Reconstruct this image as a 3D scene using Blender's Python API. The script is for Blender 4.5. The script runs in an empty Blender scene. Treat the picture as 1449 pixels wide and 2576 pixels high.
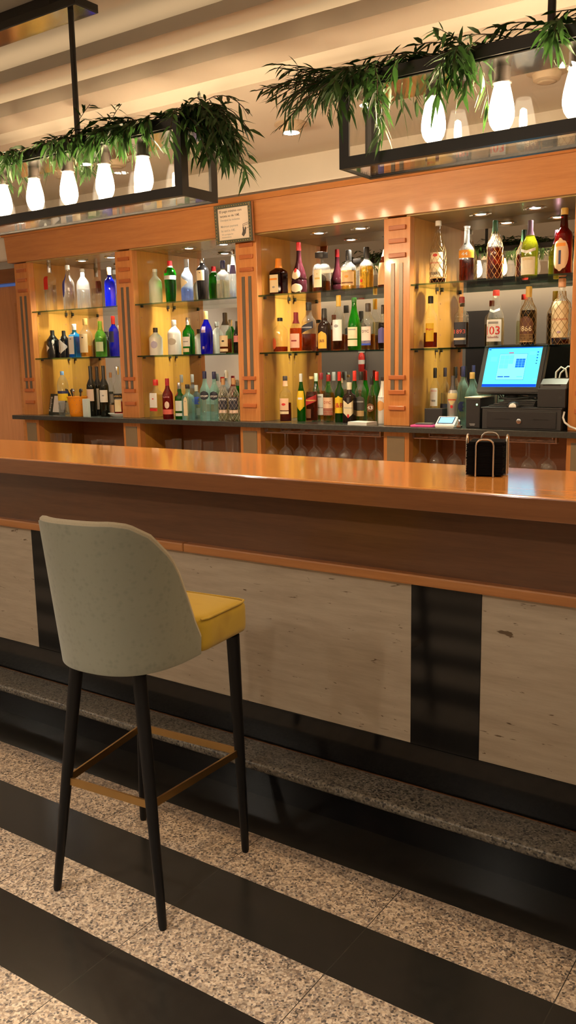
import bpy, bmesh, math, random
from mathutils import Vector, Matrix
random.seed(7)
S = bpy.context.scene
COL = S.collection
PI = math.pi
sin, cos = math.sin, math.cos

# ---------------------------------------------------------------- materials
MATS = {}
def newmat(name):
    m = bpy.data.materials.new(name); m.use_nodes = True
    nt = m.node_tree; nt.nodes.clear()
    out = nt.nodes.new('ShaderNodeOutputMaterial')
    MATS[name] = m
    return m, nt, out
def N(nt, t, **kw):
    n = nt.nodes.new(t)
    for k, v in kw.items():
        if k.startswith('_'): setattr(n, k[1:], v)
        else: n.inputs[k.replace('__', ' ')].default_value = v
    return n
def L(nt, a, b): nt.links.new(a, b)
def c4(c): return (c[0], c[1], c[2], 1)
def plain(name, col, rough=.5, metal=0, spec=.5, coat=0, var=.06, scale=30):
    m, nt, out = newmat(name)
    p = N(nt, 'ShaderNodeBsdfPrincipled', Roughness=rough, Metallic=metal)
    p.inputs['Specular IOR Level'].default_value = spec
    p.inputs['Coat Weight'].default_value = coat
    tc = N(nt, 'ShaderNodeTexCoord')
    no = N(nt, 'ShaderNodeTexNoise', Scale=scale, Detail=3)
    mx = N(nt, 'ShaderNodeMix', _data_type='RGBA')
    mx.inputs[6].default_value = c4([x*(1-var) for x in col]); mx.inputs[7].default_value = c4([min(1, x*(1+var)) for x in col])
    L(nt, tc.outputs['Object'], no.inputs['Vector']); L(nt, no.outputs['Fac'], mx.inputs[0])
    L(nt, mx.outputs[2], p.inputs['Base Color']); L(nt, p.outputs[0], out.inputs[0])
    return m
def wood(name, c1, c2, rough=.25, stretch=(1.2, 18, 18), coat=.3, scale=2.2, rings=.5):
    m, nt, out = newmat(name)
    p = N(nt, 'ShaderNodeBsdfPrincipled', Roughness=rough)
    p.inputs['Coat Weight'].default_value = coat; p.inputs['Coat Roughness'].default_value = .08
    tc = N(nt, 'ShaderNodeTexCoord'); mp = N(nt, 'ShaderNodeMapping'); mp.inputs['Scale'].default_value = stretch
    n1 = N(nt, 'ShaderNodeTexNoise', Scale=scale, Detail=6, Roughness=.6, Distortion=.4)
    n2 = N(nt, 'ShaderNodeTexNoise', Scale=scale*6, Detail=3)
    ad = N(nt, 'ShaderNodeMath', _operation='MULTIPLY_ADD'); ad.inputs[1].default_value = .35
    cr = N(nt, 'ShaderNodeValToRGB')
    cr.color_ramp.elements[0].position = .38; cr.color_ramp.elements[0].color = c4(c1)
    cr.color_ramp.elements[1].position = .85; cr.color_ramp.elements[1].color = c4(c2)
    L(nt, tc.outputs['Object'], mp.inputs[0]); L(nt, mp.outputs[0], n1.inputs['Vector']); L(nt, mp.outputs[0], n2.inputs['Vector'])
    L(nt, n2.outputs['Fac'], ad.inputs[0]); L(nt, n1.outputs['Fac'], ad.inputs[2]); L(nt, ad.outputs[0], cr.inputs[0])
    L(nt, cr.outputs[0], p.inputs['Base Color']); L(nt, p.outputs[0], out.inputs[0])
    return m
def glassy(name, col, rough=.02, ior=1.5, gloss=(1, 1, 1), haze=0):
    m, nt, out = newmat(name)
    # Schlick reflectance of a thin pane, the same from both of its sides
    lw = N(nt, 'ShaderNodeLayerWeight', Blend=.5); pw = N(nt, 'ShaderNodeMath', _operation='POWER'); pw.inputs[1].default_value = 5
    f = N(nt, 'ShaderNodeMath', _operation='MULTIPLY_ADD'); r0 = ((ior-1)/(ior+1))**2; f.inputs[1].default_value = 1-r0; f.inputs[2].default_value = r0
    L(nt, lw.outputs['Facing'], pw.inputs[0]); L(nt, pw.outputs[0], f.inputs[0])
    t = N(nt, 'ShaderNodeBsdfTransparent', Color=c4(col))
    g = N(nt, 'ShaderNodeBsdfGlossy', Color=c4(gloss), Roughness=rough); mx = N(nt, 'ShaderNodeMixShader')
    src = t
    if haze:                                    # translucent share brightens glass, standing in for light gathered by refraction
        tl = N(nt, 'ShaderNodeBsdfTranslucent', Color=c4([min(1, .25+.75*x) if haze < .12 else x for x in col])); src = N(nt, 'ShaderNodeMixShader', Fac=haze); L(nt, t.outputs[0], src.inputs[1]); L(nt, tl.outputs[0], src.inputs[2])
    L(nt, f.outputs[0], mx.inputs[0]); L(nt, src.outputs[0], mx.inputs[1]); L(nt, g.outputs[0], mx.inputs[2]); L(nt, mx.outputs[0], out.inputs[0])
    return m
def liquid(name, col, mixr=.32):
    m, nt, out = newmat(name)
    t = N(nt, 'ShaderNodeBsdfTransparent', Color=c4(col)); g = N(nt, 'ShaderNodeBsdfGlass', Color=c4(col), Roughness=0, IOR=1.33)
    mx = N(nt, 'ShaderNodeMixShader', Fac=mixr)
    L(nt, t.outputs[0], mx.inputs[1]); L(nt, g.outputs[0], mx.inputs[2]); L(nt, mx.outputs[0], out.inputs[0])
    return m
def emit(name, col, strength):
    m, nt, out = newmat(name)
    e = N(nt, 'ShaderNodeEmission', Color=c4(col), Strength=strength); L(nt, e.outputs[0], out.inputs[0])
    return m

# light levels
BULB, BAYSPOT, STRIP, SOFFSPOT, ROOMSPOT, REAR_FILL = 560.0, 58.0, 3.2, 45.0, 215.0, 58.0
WARM = (1, .74, .46)

M = MATS
wood('wood_front', (.40, .150, .043), (.53, .225, .070), rough=.38, coat=.12)
wood('wood_top', (.66, .25, .055), (.82, .36, .09), rough=.16, coat=.5)
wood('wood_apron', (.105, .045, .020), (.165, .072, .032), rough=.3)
wood('wood_edge', (.19, .072, .024), (.27, .105, .037), rough=.3)
wood('wood_vert', (.50, .185, .050), (.66, .28, .085), stretch=(18, 18, 1.2), coat=.6)
wood('wood_veneer', (.46, .205, .032), (.58, .285, .052), stretch=(14, 14, 1.0), rough=.3)
wood('wood_block', (.36, .10, .025), (.50, .15, .04), rough=.35)
wood('wood_dark', (.40, .17, .08), (.52, .24, .115), rough=.5, coat=0)
wood('wood_door', (.46, .19, .075), (.60, .27, .115), stretch=(14, 14, 1.0), rough=.35)
plain('bay_ceiling', (.42, .32, .13), .25, coat=.3)
plain('stone_dark', (.055, .056, .052), .22, var=.35, scale=90)
plain('plaster', (.80, .74, .65), .8, var=.02, scale=4)
plain('wall_paint', (.78, .72, .64), .8, var=.02, scale=4)
plain('wall_far', (.155, .148, .14), .8, var=.03, scale=3)
plain('wall_room', (.72, .66, .59), .8, var=.03, scale=3)
plain('grey_trim', (.42, .40, .37), .5)
plain('black_metal', (.012, .012, .013), .32, spec=.6)
plain('black_leg', (.006, .006, .007), .45, spec=.25)
plain('black_plastic', (.022, .022, .024), .42)
plain('grey_plastic', (.10, .105, .11), .4)
plain('dark_drawer', (.03, .03, .032), .5)
plain('brass', (.42, .26, .10), .35, metal=1)
plain('chrome', (.75, .75, .76), .18, metal=1)
plain('steel_wire', (.62, .58, .52), .28, metal=1)
plain('napkin', (.004, .004, .005), .95, spec=.1)
plain('inlay_metal', (.20, .17, .13), .35, metal=.6)
plain('inset_panel', (.26, .19, .11), .45)
plain('lamp_housing', (.62, .50, .36), .5)
plain('socket', (.05, .04, .035), .4)
plain('dark_door', (.02, .02, .022), .3)
plain('red_ext', (.55, .03, .025), .3)
plain('silver_mirror', (.55, .55, .54), .12, metal=1, var=.02)
m, nt, out = newmat('mirror')
g = N(nt, 'ShaderNodeBsdfGlossy', Color=(.72, .70, .66, 1), Roughness=.0); L(nt, g.outputs[0], out.inputs[0])
glassy('pane', (.985, .985, .98), .0, 1.42)
glassy('shelf_glass', (.93, .97, .94), .0, 1.45)
glassy('shelf_edge', (.40, .55, .48), .05, 1.5, (.75, .9, .85))
glassy('wineglass', (.97, .97, .97), .08, 1.6, haze=.16)

def granite():
    m, nt, out = newmat('floor_granite')
    p = N(nt, 'ShaderNodeBsdfPrincipled')
    tc = N(nt, 'ShaderNodeTexCoord'); sx = N(nt, 'ShaderNodeSeparateXYZ'); L(nt, tc.outputs['Object'], sx.inputs[0])
    # stripes along X: period 2*0.2123 across Y, granite where fract < .5
    a = N(nt, 'ShaderNodeMath', _operation='MULTIPLY_ADD'); a.inputs[1].default_value = -1/.4246; a.inputs[2].default_value = 2.034/.4246+20
    L(nt, sx.outputs[1], a.inputs[0])
    fr = N(nt, 'ShaderNodeMath', _operation='FRACT'); L(nt, a.outputs[0], fr.inputs[0])
    lt = N(nt, 'ShaderNodeMath', _operation='LESS_THAN'); lt.inputs[1].default_value = .5; L(nt, fr.outputs[0], lt.inputs[0])
    # tile joints
    jx = N(nt, 'ShaderNodeMath', _operation='MULTIPLY_ADD'); jx.inputs[1].default_value = 1/.504; jx.inputs[2].default_value = 1.536/.504+30
    L(nt, sx.outputs[0], jx.inputs[0])
    jf = N(nt, 'ShaderNodeMath', _operation='FRACT'); L(nt, jx.outputs[0], jf.inputs[0])
    j1 = N(nt, 'ShaderNodeMath', _operation='LESS_THAN'); j1.inputs[1].default_value = .005; L(nt, jf.outputs[0], j1.inputs[0])
    # speckle
    v1 = N(nt, 'ShaderNodeTexVoronoi', Scale=185); v2 = N(nt, 'ShaderNodeTexVoronoi', Scale=85); n3 = N(nt, 'ShaderNodeTexNoise', Scale=40, Detail=4)
    for v in (v1, v2, n3): L(nt, tc.outputs['Object'], v.inputs['Vector'])
    s1 = N(nt, 'ShaderNodeSeparateColor'); L(nt, v1.outputs['Color'], s1.inputs[0])
    cr = N(nt, 'ShaderNodeValToRGB'); e = cr.color_ramp; e.interpolation = 'CONSTANT'
    cols = [(0, (.11, .095, .085)), (.09, (.33, .25, .185)), (.34, (.52, .41, .30)), (.62, (.60, .50, .385)), (.84, (.40, .33, .27)), (.94, (.20, .165, .15))]
    e.elements[0].position = 0; e.elements[0].color = c4(cols[0][1]); e.elements[1].position = cols[1][0]; e.elements[1].color = c4(cols[1][1])
    for q, c in cols[2:]:
        x = e.elements.new(q); x.color = c4(c)
    L(nt, s1.outputs[0], cr.inputs[0])
    s2 = N(nt, 'ShaderNodeSeparateColor'); L(nt, v2.outputs['Color'], s2.inputs[0])
    cr2 = N(nt, 'ShaderNodeValToRGB'); cr2.color_ramp.elements[0].position = .1; cr2.color_ramp.elements[0].color = (.55, .52, .5, 1); cr2.color_ramp.elements[1].position = .7; cr2.color_ramp.elements[1].color = (1.05, 1, .95, 1)
    L(nt, s2.outputs[1], cr2.inputs[0])
    mg = N(nt, 'ShaderNodeMix', _data_type='RGBA', _blend_type='MULTIPLY'); mg.inputs[0].default_value = .85
    L(nt, cr.outputs[0], mg.inputs[6]); L(nt, cr2.outputs[0], mg.inputs[7])
    bk = N(nt, 'ShaderNodeMix', _data_type='RGBA'); bk.inputs[6].default_value = (.010, .0095, .0085, 1); bk.inputs[7].default_value = (.024, .021, .017, 1)
    L(nt, n3.outputs['Fac'], bk.inputs[0])
    mx = N(nt, 'ShaderNodeMix', _data_type='RGBA'); L(nt, lt.outputs[0], mx.inputs[0]); L(nt, bk.outputs[2], mx.inputs[6]); L(nt, mg.outputs[2], mx.inputs[7])
    mj = N(nt, 'ShaderNodeMix', _data_type='RGBA'); L(nt, j1.outputs[0], mj.inputs[0]); L(nt, mx.outputs[2], mj.inputs[6]); mj.inputs[7].default_value = (.03, .026, .02, 1)
    L(nt, mj.outputs[2], p.inputs['Base Color'])
    rr = N(nt, 'ShaderNodeMix', _data_type='FLOAT'); L(nt, lt.outputs[0], rr.inputs[0]); rr.inputs[2].default_value = .24; rr.inputs[3].default_value = .38
    L(nt, rr.outputs[0], p.inputs['Roughness']); L(nt, p.outputs[0], out.inputs[0])
    # the ledge stone: same speckle, greyer, no stripes
    m2, n2, o2 = newmat('ledge_granite')
    p2 = N(n2, 'ShaderNodeBsdfPrincipled', Roughness=.34)
    tc2 = N(n2, 'ShaderNodeTexCoord'); w1 = N(n2, 'ShaderNodeTexVoronoi', Scale=170); L(n2, tc2.outputs['Object'], w1.inputs['Vector'])
    q1 = N(n2, 'ShaderNodeSeparateColor'); L(n2, w1.outputs['Color'], q1.inputs[0])
    r1 = N(n2, 'ShaderNodeValToRGB'); ee = r1.color_ramp; ee.interpolation = 'CONSTANT'
    cs = [(0, (.045, .042, .04)), (.14, (.13, .115, .09)), (.42, (.20, .18, .145)), (.72, (.27, .245, .20)), (.9, (.15, .135, .12))]
    ee.elements[0].color = c4(cs[0][1]); ee.elements[1].position = cs[1][0]; ee.elements[1].color = c4(cs[1][1])
    for q, c in cs[2:]:
        x = ee.elements.new(q); x.color = c4(c)
    L(n2, q1.outputs[0], r1.inputs[0]); L(n2, r1.outputs[0], p2.inputs['Base Color']); L(n2, p2.outputs[0], o2.inputs[0])
granite()
def travertine():
    m, nt, out = newmat('travertine')
    p = N(nt, 'ShaderNodeBsdfPrincipled', Roughness=.32)
    tc = N(nt, 'ShaderNodeTexCoord'); mp = N(nt, 'ShaderNodeMapping'); mp.inputs['Scale'].default_value = (2.0, 2, 16)
    n1 = N(nt, 'ShaderNodeTexNoise', Scale=2.5, Detail=7, Roughness=.65)
    cr = N(nt, 'ShaderNodeValToRGB'); cr.color_ramp.elements[0].position = .3; cr.color_ramp.elements[0].color = (.42, .34, .25, 1); cr.color_ramp.elements[1].position = .7; cr.color_ramp.elements[1].color = (.56, .475, .36, 1)
    mp2 = N(nt, 'ShaderNodeMapping'); mp2.inputs['Scale'].default_value = (9, 9, 46)
    n2 = N(nt, 'ShaderNodeTexNoise', Scale=1.6, Detail=3, Roughness=.6, Distortion=.6)
    c2 = N(nt, 'ShaderNodeValToRGB'); c2.color_ramp.elements[0].position = .665; c2.color_ramp.elements[0].color = (1, 1, 1, 1); c2.color_ramp.elements[1].position = .71; c2.color_ramp.elements[1].color = (.28, .22, .16, 1)
    mx = N(nt, 'ShaderNodeMix', _data_type='RGBA', _blend_type='MULTIPLY'); mx.inputs[0].default_value = 1
    L(nt, tc.outputs['Object'], mp.inputs[0]); L(nt, tc.outputs['Object'], mp2.inputs[0]); L(nt, mp.outputs[0], n1.inputs['Vector']); L(nt, mp2.outputs[0], n2.inputs['Vector'])
    L(nt, n1.outputs['Fac'], cr.inputs[0]); L(nt, n2.outputs['Fac'], c2.inputs[0]); L(nt, cr.outputs[0], mx.inputs[6]); L(nt, c2.outputs[0], mx.inputs[7])
    L(nt, mx.outputs[2], p.inputs['Base Color']); L(nt, p.outputs[0], out.inputs[0])
travertine()
plain('black_granite', (.005, .005, .0055), .10, spec=.4, var=.4, scale=200)
def fabric(name, c1, c2, scale, rough=.9, sheen=.3):
    m, nt, out = newmat(name)
    p = N(nt, 'ShaderNodeBsdfPrincipled', Roughness=rough); p.inputs['Sheen Weight'].default_value = sheen
    tc = N(nt, 'ShaderNodeTexCoord'); v = N(nt, 'ShaderNodeTexVoronoi', Scale=scale, _distance='MANHATTAN'); n = N(nt, 'ShaderNodeTexNoise', Scale=scale*.35, Detail=5)
    ad = N(nt, 'ShaderNodeMath', _operation='MULTIPLY_ADD'); ad.inputs[1].default_value = .8
    L(nt, tc.outputs['Object'], v.inputs['Vector']); L(nt, tc.outputs['Object'], n.inputs['Vector']); L(nt, v.outputs['Distance'], ad.inputs[0]); L(nt, n.outputs['Fac'], ad.inputs[2])
    cr = N(nt, 'ShaderNodeValToRGB'); cr.color_ramp.elements[0].position = .35; cr.color_ramp.elements[0].color = c4(c1); cr.color_ramp.elements[1].position = 1; cr.color_ramp.elements[1].color = c4(c2)
    L(nt, ad.outputs[0], cr.inputs[0]); L(nt, cr.outputs[0], p.inputs['Base Color'])
    bp = N(nt, 'ShaderNodeBump', Strength=.15, Distance=.002); L(nt, ad.outputs[0], bp.inputs['Height']); L(nt, bp.outputs[0], p.inputs['Normal'])
    L(nt, p.outputs[0], out.inputs[0])
fabric('fabric_back', (.195, .202, .158), (.25, .252, .195), 60)
fabric('fabric_piping', (.42, .36, .26), (.48, .42, .3), 200)
fabric('velvet_yellow', (.43, .27, .014), (.53, .35, .024), 16, .75, .25)
def leafmat(name, c):
    m, nt, out = newmat(name)
    d = N(nt, 'ShaderNodeBsdfPrincipled', Roughness=.45); d.inputs['Base Color'].default_value = c4(c)
    t = N(nt, 'ShaderNodeBsdfTranslucent', Color=c4([min(1, c[0]*1.5), min(1, c[1]*1.9), c[2]*1.2])); mx = N(nt, 'ShaderNodeMixShader', Fac=.28)
    tc = N(nt, 'ShaderNodeTexCoord'); n = N(nt, 'ShaderNodeTexNoise', Scale=14, Detail=2); h = N(nt, 'ShaderNodeHueSaturation', Color=c4(c))
    L(nt, tc.outputs['Object'], n.inputs['Vector']); ml = N(nt, 'ShaderNodeMath', _operation='MULTIPLY_ADD'); ml.inputs[1].default_value = 1.4; ml.inputs[2].default_value = .35
    L(nt, n.outputs['Fac'], ml.inputs[0]); L(nt, ml.outputs[0], h.inputs['Value']); L(nt, h.outputs[0], d.inputs['Base Color'])
    L(nt, d.outputs[0], mx.inputs[1]); L(nt, t.outputs[0], mx.inputs[2]); L(nt, mx.outputs[0], out.inputs[0])
leafmat('leaf', (.030, .070, .022))
plain('stem', (.06, .035, .015), .6)

PAINT = dict(white=(.82, .81, .78), cream=(.80, .68, .44), creamwhite=(.80, .72, .55), black=(.012, .012, .013), ink=(.018, .02, .035), yellow=(.85, .55, .02), yellowor=(.75, .42, .05), red=(.62, .02, .02), darkred=(.25, .015, .02), rust=(.50, .09, .03), salmon=(.70, .13, .10),
    peach=(.80, .52, .33), peachpink=(.78, .42, .30), pink=(.80, .30, .33), pinkcream=(.78, .58, .46), blush=(.82, .64, .54), lilac=(.45, .42, .60), mauve=(.45, .32, .50), indigo=(.10, .09, .28), navy=(.02, .03, .12), royal=(.03, .08, .50), blue=(.05, .07, .42), grey=(.32, .32, .32), greydark=(.07, .065, .06),
    greycream=(.52, .48, .40), greyglass=(.20, .26, .25), gold=(.62, .40, .10), goldpale=(.68, .55, .25), kraft=(.62, .40, .18), kraftlight=(.70, .50, .30), brown=(.16, .06, .02), brownlab=(.12, .04, .02), orange=(.80, .28, .02), orangepale=(.75, .38, .12), amberlab=(.75, .30, .02), palegreen=(.55, .68, .45),
    limeyellow=(.55, .62, .05), silver=(.60, .60, .58), redlabel=(.45, .03, .03))
def paint(n):
    k = 'print_'+n
    return M[k] if k in M else plain(k, PAINT[n], .5, var=.03)
# bottle glass
glassy('g_clear', (.97, .98, .96), .04, haze=.05); glassy('g_pet', (.93, .96, .98), .1, haze=.11); glassy('g_green', (.06, .55, .07), .04, haze=.3); glassy('g_green2', (.45, .85, .25), .04, haze=.25); glassy('g_blue', (.06, .10, .70), .04, haze=.3); glassy('g_cobalt', (.015, .02, .60), .04, haze=.4)
glassy('g_paleblue', (.75, .84, .98), .04, haze=.14); glassy('g_sky', (.14, .62, .98), .04, haze=.5); glassy('g_aqua', (.74, .97, .93), .04, haze=.24); glassy('g_brown', (.30, .10, .03), .04, haze=.12); glassy('g_olive', (.45, .46, .08), .04, haze=.2); glassy('g_red', (.55, .01, .02), .04, haze=.35); glassy('g_darkred2', (.26, .02, .02), .04, haze=.15)
plain('g_wine', (.008, .009, .005), .12, spec=.4); plain('g_black', (.008, .008, .009), .14, spec=.35); plain('g_dark', (.020, .010, .008), .12, spec=.4); plain('g_burg', (.026, .005, .008), .12, spec=.4)
plain('g_ceramic', (.78, .77, .72), .25, coat=.5, var=.02); plain('g_alu', (.45, .43, .40), .3, metal=.6)
def frosted():
    m, nt, out = newmat('g_frost')
    p = N(nt, 'ShaderNodeBsdfPrincipled', Roughness=.3); p.inputs['Base Color'].default_value = (.74, .78, .70, 1)
    t = N(nt, 'ShaderNodeBsdfTransparent', Color=(.85, .9, .85, 1)); mx = N(nt, 'ShaderNodeMixShader', Fac=.45)
    L(nt, p.outputs[0], mx.inputs[1]); L(nt, t.outputs[0], mx.inputs[2]); L(nt, mx.outputs[0], out.inputs[0])
frosted()
for k, c in dict(water=(.97, .98, .97), amberl=(.95, .75, .40), skyl=(.10, .60, .96), redl=(.75, .10, .05), greenl=(.12, .62, .10), bluel=(.55, .65, .95), gold0=(.96, .93, .78), pale=(.95, .92, .75), amber=(.55, .20, .05), golden=(.92, .66, .18), orangel=(.80, .32, .08), cointl=(.45, .16, .04), bourbon=(.38, .10, .03), darkl=(.16, .04, .02)).items():
    liquid('l_'+k, c)
CAPS = dict(silver=('chrome',), clearcap=(None, (.75, .78, .76)), cork=(None, (.50, .27, .12)), blackcap=(None, (.012, .012, .012)), white=(None, (.8, .8, .77)), whitecap=(None, (.78, .77, .73)), gold=(None, (.70, .48, .16)), lime=(None, (.22, .48, .02)), red=(None, (.60, .02, .03)), redcap=(None, (.65, .03, .02)), bluecap=(None, (.20, .40, .80)),
    frostcap=(None, (.68, .72, .66)), grey=(None, (.34, .35, .36)), navy=(None, (.025, .03, .10)), darkcap=(None, (.03, .022, .018)), goldclear=(None, (.75, .58, .25)), red2=(None, (.42, .01, .02)), orange=(None, (.80, .26, .02)), sqcap=(None, (.018, .015, .014)), burgcap=(None, (.25, .02, .03)), mustard=(None, (.66, .42, .09)),
    greencap=(None, (.03, .16, .03)), greydark=(None, (.06, .05, .05)), palecap=(None, (.55, .66, .52)), openneck=(None, (.7, .72, .7)), greendark=(None, (.01, .06, .02)), burgcap2=(None, (.09, .05, .08)), redblack=(None, (.30, .03, .03)), peach=(None, (.75, .42, .25)), inkcap=(None, (.03, .025, .04)), darkred=(None, (.32, .02, .02)), cream=(None, (.72, .66, .50)))
def capmat(n):
    v = CAPS[n]
    if v[0]: return M[v[0]]
    k = 'cap_'+n
    return M[k] if k in M else plain(k, v[1], .35, var=.04)

# ---------------------------------------------------------------- mesh helpers
def mesh_obj(name, bm, mat, parent=None, smooth=False, loc=None):
    me = bpy.data.meshes.new(name)
    bmesh.ops.recalc_face_normals(bm, faces=bm.faces)
    bm.to_mesh(me); bm.free()
    for mt in (mat if isinstance(mat, (list, tuple)) else [mat]): me.materials.append(mt)
    if smooth:
        for p in me.polygons: p.use_smooth = True
        try: me.set_sharp_from_angle(angle=math.radians(38))
        except Exception: pass
    o = bpy.data.objects.new(name, me); COL.objects.link(o)
    if parent: o.parent = parent
    if loc: o.location = loc
    return o
def tag(o, label, cat, group=None, kind=None):
    o['label'] = label; o['category'] = cat
    if group: o['group'] = group
    if kind: o['kind'] = kind
    return o
def structure(o): o['kind'] = 'structure'; return o
def thing(name, label, cat, loc=(0, 0, 0), rz=0, group=None):
    o = bpy.data.objects.new(name, None); o.empty_display_size = .05; COL.objects.link(o)
    o.location = loc; o.rotation_euler = (0, 0, rz)
    return tag(o, label, cat, group)
def box(bm, x0, x1, y0, y1, z0, z1, bev=0, mi=0, seg=2):
    b2 = bmesh.new()
    vs = [b2.verts.new((x, y, z)) for x in (x0, x1) for y in (y0, y1) for z in (z0, z1)]
    for f in ((0, 1, 3, 2), (4, 6, 7, 5), (0, 4, 5, 1), (2, 3, 7, 6), (0, 2, 6, 4), (1, 5, 7, 3)): b2.faces.new([vs[i] for i in f])
    bmesh.ops.recalc_face_normals(b2, faces=b2.faces)
    if bev: bmesh.ops.bevel(b2, geom=b2.edges[:], offset=bev, segments=seg, affect='EDGES', profile=.6)
    merge(bm, b2, mi)
def merge(bm, b2, mi=0, mat=None):
    mp = {}
    for v in b2.verts: mp[v] = bm.verts.new(mat @ v.co if mat else v.co)
    for f in b2.faces:
        try:
            nf = bm.faces.new([mp[v] for v in f.verts]); nf.material_index = mi; nf.smooth = f.smooth
        except ValueError: pass
    b2.free()
def bx(name, dims, mat, parent=None, bev=0):
    bm = bmesh.new(); box(bm, *dims, bev=bev); return mesh_obj(name, bm, mat, parent)
def tube(bm, pts, r, seg=10, cap=True, mi=0):
    rings = []; n = len(pts); pts = [Vector(p) for p in pts]
    rr = r if isinstance(r, (list, tuple)) else [r]*n
    t0 = (pts[1]-pts[0]).normalized(); ref = Vector((0, 0, 1)) if abs(t0.z) < .9 else Vector((1, 0, 0))
    u = t0.cross(ref).normalized()
    for i, p in enumerate(pts):
        t = (pts[min(i+1, n-1)]-pts[max(i-1, 0)]).normalized()
        u = (u-t*u.dot(t)).normalized(); w = t.cross(u)
        rings.append([bm.verts.new(p+(u*cos(a)+w*sin(a))*rr[i]) for a in [2*PI*k/seg for k in range(seg)]])
    for a, b in zip(rings, rings[1:]):
        for k in range(seg):
            f = bm.faces.new((a[k], a[(k+1) % seg], b[(k+1) % seg], b[k])); f.material_index = mi; f.smooth = True
    if cap:
        for q in (rings[0], rings[-1]):
            f = bm.faces.new(q); f.material_index = mi
def lathe(bm, prof, seg=24, mfun=None, mi=0, capb=True, capt=True):
    rings = []
    for r, z in prof:
        rings.append([bm.verts.new((sin(a)*r*(mfun(a, z) if mfun else 1), -cos(a)*r*(mfun(a, z) if mfun else 1), z)) for a in [2*PI*k/seg for k in range(seg)]])
    for a, b in zip(rings, rings[1:]):
        for k in range(seg):
            f = bm.faces.new((a[k], a[(k+1) % seg], b[(k+1) % seg], b[k])); f.material_index = mi; f.smooth = True
    if capb: bm.faces.new(rings[0]).material_index = mi
    if capt: bm.faces.new(rings[-1]).material_index = mi
def text_bm(s, width, maxh=None, res=2):
    cu = bpy.data.curves.new('t', 'FONT'); cu.body = s; cu.align_x = 'CENTER'; cu.align_y = 'CENTER'; cu.resolution_u = res; cu.offset = .012
    o = bpy.data.objects.new('t', cu); COL.objects.link(o)
    me = bpy.data.meshes.new_from_object(o.evaluated_get(bpy.context.evaluated_depsgraph_get()))
    bm = bmesh.new(); bm.from_mesh(me)
    bpy.data.objects.remove(o); bpy.data.curves.remove(cu); bpy.data.meshes.remove(me)
    xs = [v.co.x for v in bm.verts] or [0, 1]; ys = [v.co.y for v in bm.verts] or [0, 1]
    w = max(xs)-min(xs) or 1; h = max(ys)-min(ys) or 1; sx = width/w; sy = sx
    if maxh and h*sy > maxh: sy = maxh/h
    cx = (max(xs)+min(xs))/2; cy = (max(ys)+min(ys))/2
    for v in bm.verts: v.co = ((v.co.x-cx)*sx, (v.co.y-cy)*sy, 0)
    return bm
def copy_tree(o, parent=None):
    c = o.copy(); COL.objects.link(c)
    if parent: c.parent = parent
    for ch in list(o.children): copy_tree(ch, c)
    return c
# ---------------------------------------------------------------- the room
XL, XR, YB, YW, ZC = -8.0, 3.0, -3.0, 4.15, 2.80
structure(bx('floor', (XL, XR, YB, 2.41, -.05, 0), M['floor_granite']))
plain('aisle_bounce', (.62, .57, .50), .4)  # unseen aisle floor, made pale to bounce light up into the niches
structure(bx('floor_aisle', (XL, XR, 2.421, 4.36, -.05, 0), M['aisle_bounce']))
structure(bx('wall_left', (XL-.1, XL, YB, YW+.3, 0, 3.0), M['wall_room']))
structure(bx('wall_right', (XR, XR+.1, YB, YW+.3, 0, 3.0), M['wall_room']))
structure(bx('wall_front', (XL, XR, YB-.1, YB, 0, 3.0), M['wall_far']))
structure(bx('wall_back', (XL, XR, 4.36, 4.46, 0, 3.0), M['wall_paint']))
structure(bx('wall_bulkhead', (XL, XR, 4.05, 4.359, 2.371, 2.579), M['wall_paint']))
structure(bx('shadow_gap', (-4.93, -.95, 3.98, 4.049, 2.371, 2.403), M['grey_trim']))  # grey strip stands in for the shade of the gap above the cabinet
structure(bx('trim_2', (-4.95, -.93, 3.93, 4.049, 2.404, 2.412), M['plaster']))
# ceiling with two stepped light coves and the soffit over the back bar
structure(bx('ceiling', (XL, XR, YB, 4.36, ZC, ZC+.08), M['plaster']))
bm = bmesh.new(); box(bm, XL, XR, 2.50, 2.515, 2.658, 2.706); box(bm, XL, XR, 2.515, 4.36, 2.700, 2.706)
structure(mesh_obj('ceiling_cove_near', bm, M['plaster']))
bm = bmesh.new(); box(bm, XL, XR, 2.68, 2.695, 2.604, 2.661); box(bm, XL, XR, 2.695, 2.86, 2.604, 2.612)
structure(mesh_obj('ceiling_cove_far', bm, M['plaster']))
structure(bx('ceiling_soffit', (XL, XR, 2.93, 4.36, 2.579, 2.6995), M['plaster']))
emit('cove_led', WARM, STRIP)
for nm, y, z, lab in (('near', 2.62, 2.7065, 'warm light strip hidden above the nearest ceiling cove'), ('far', 2.775, 2.6125, 'warm light strip hidden above the second ceiling cove')):
    tag(bx('cove_light_strip', (XL+.2, XR-.2, y, y+.016, z, z+.014), M['cove_led']), lab, 'light strip')
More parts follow.
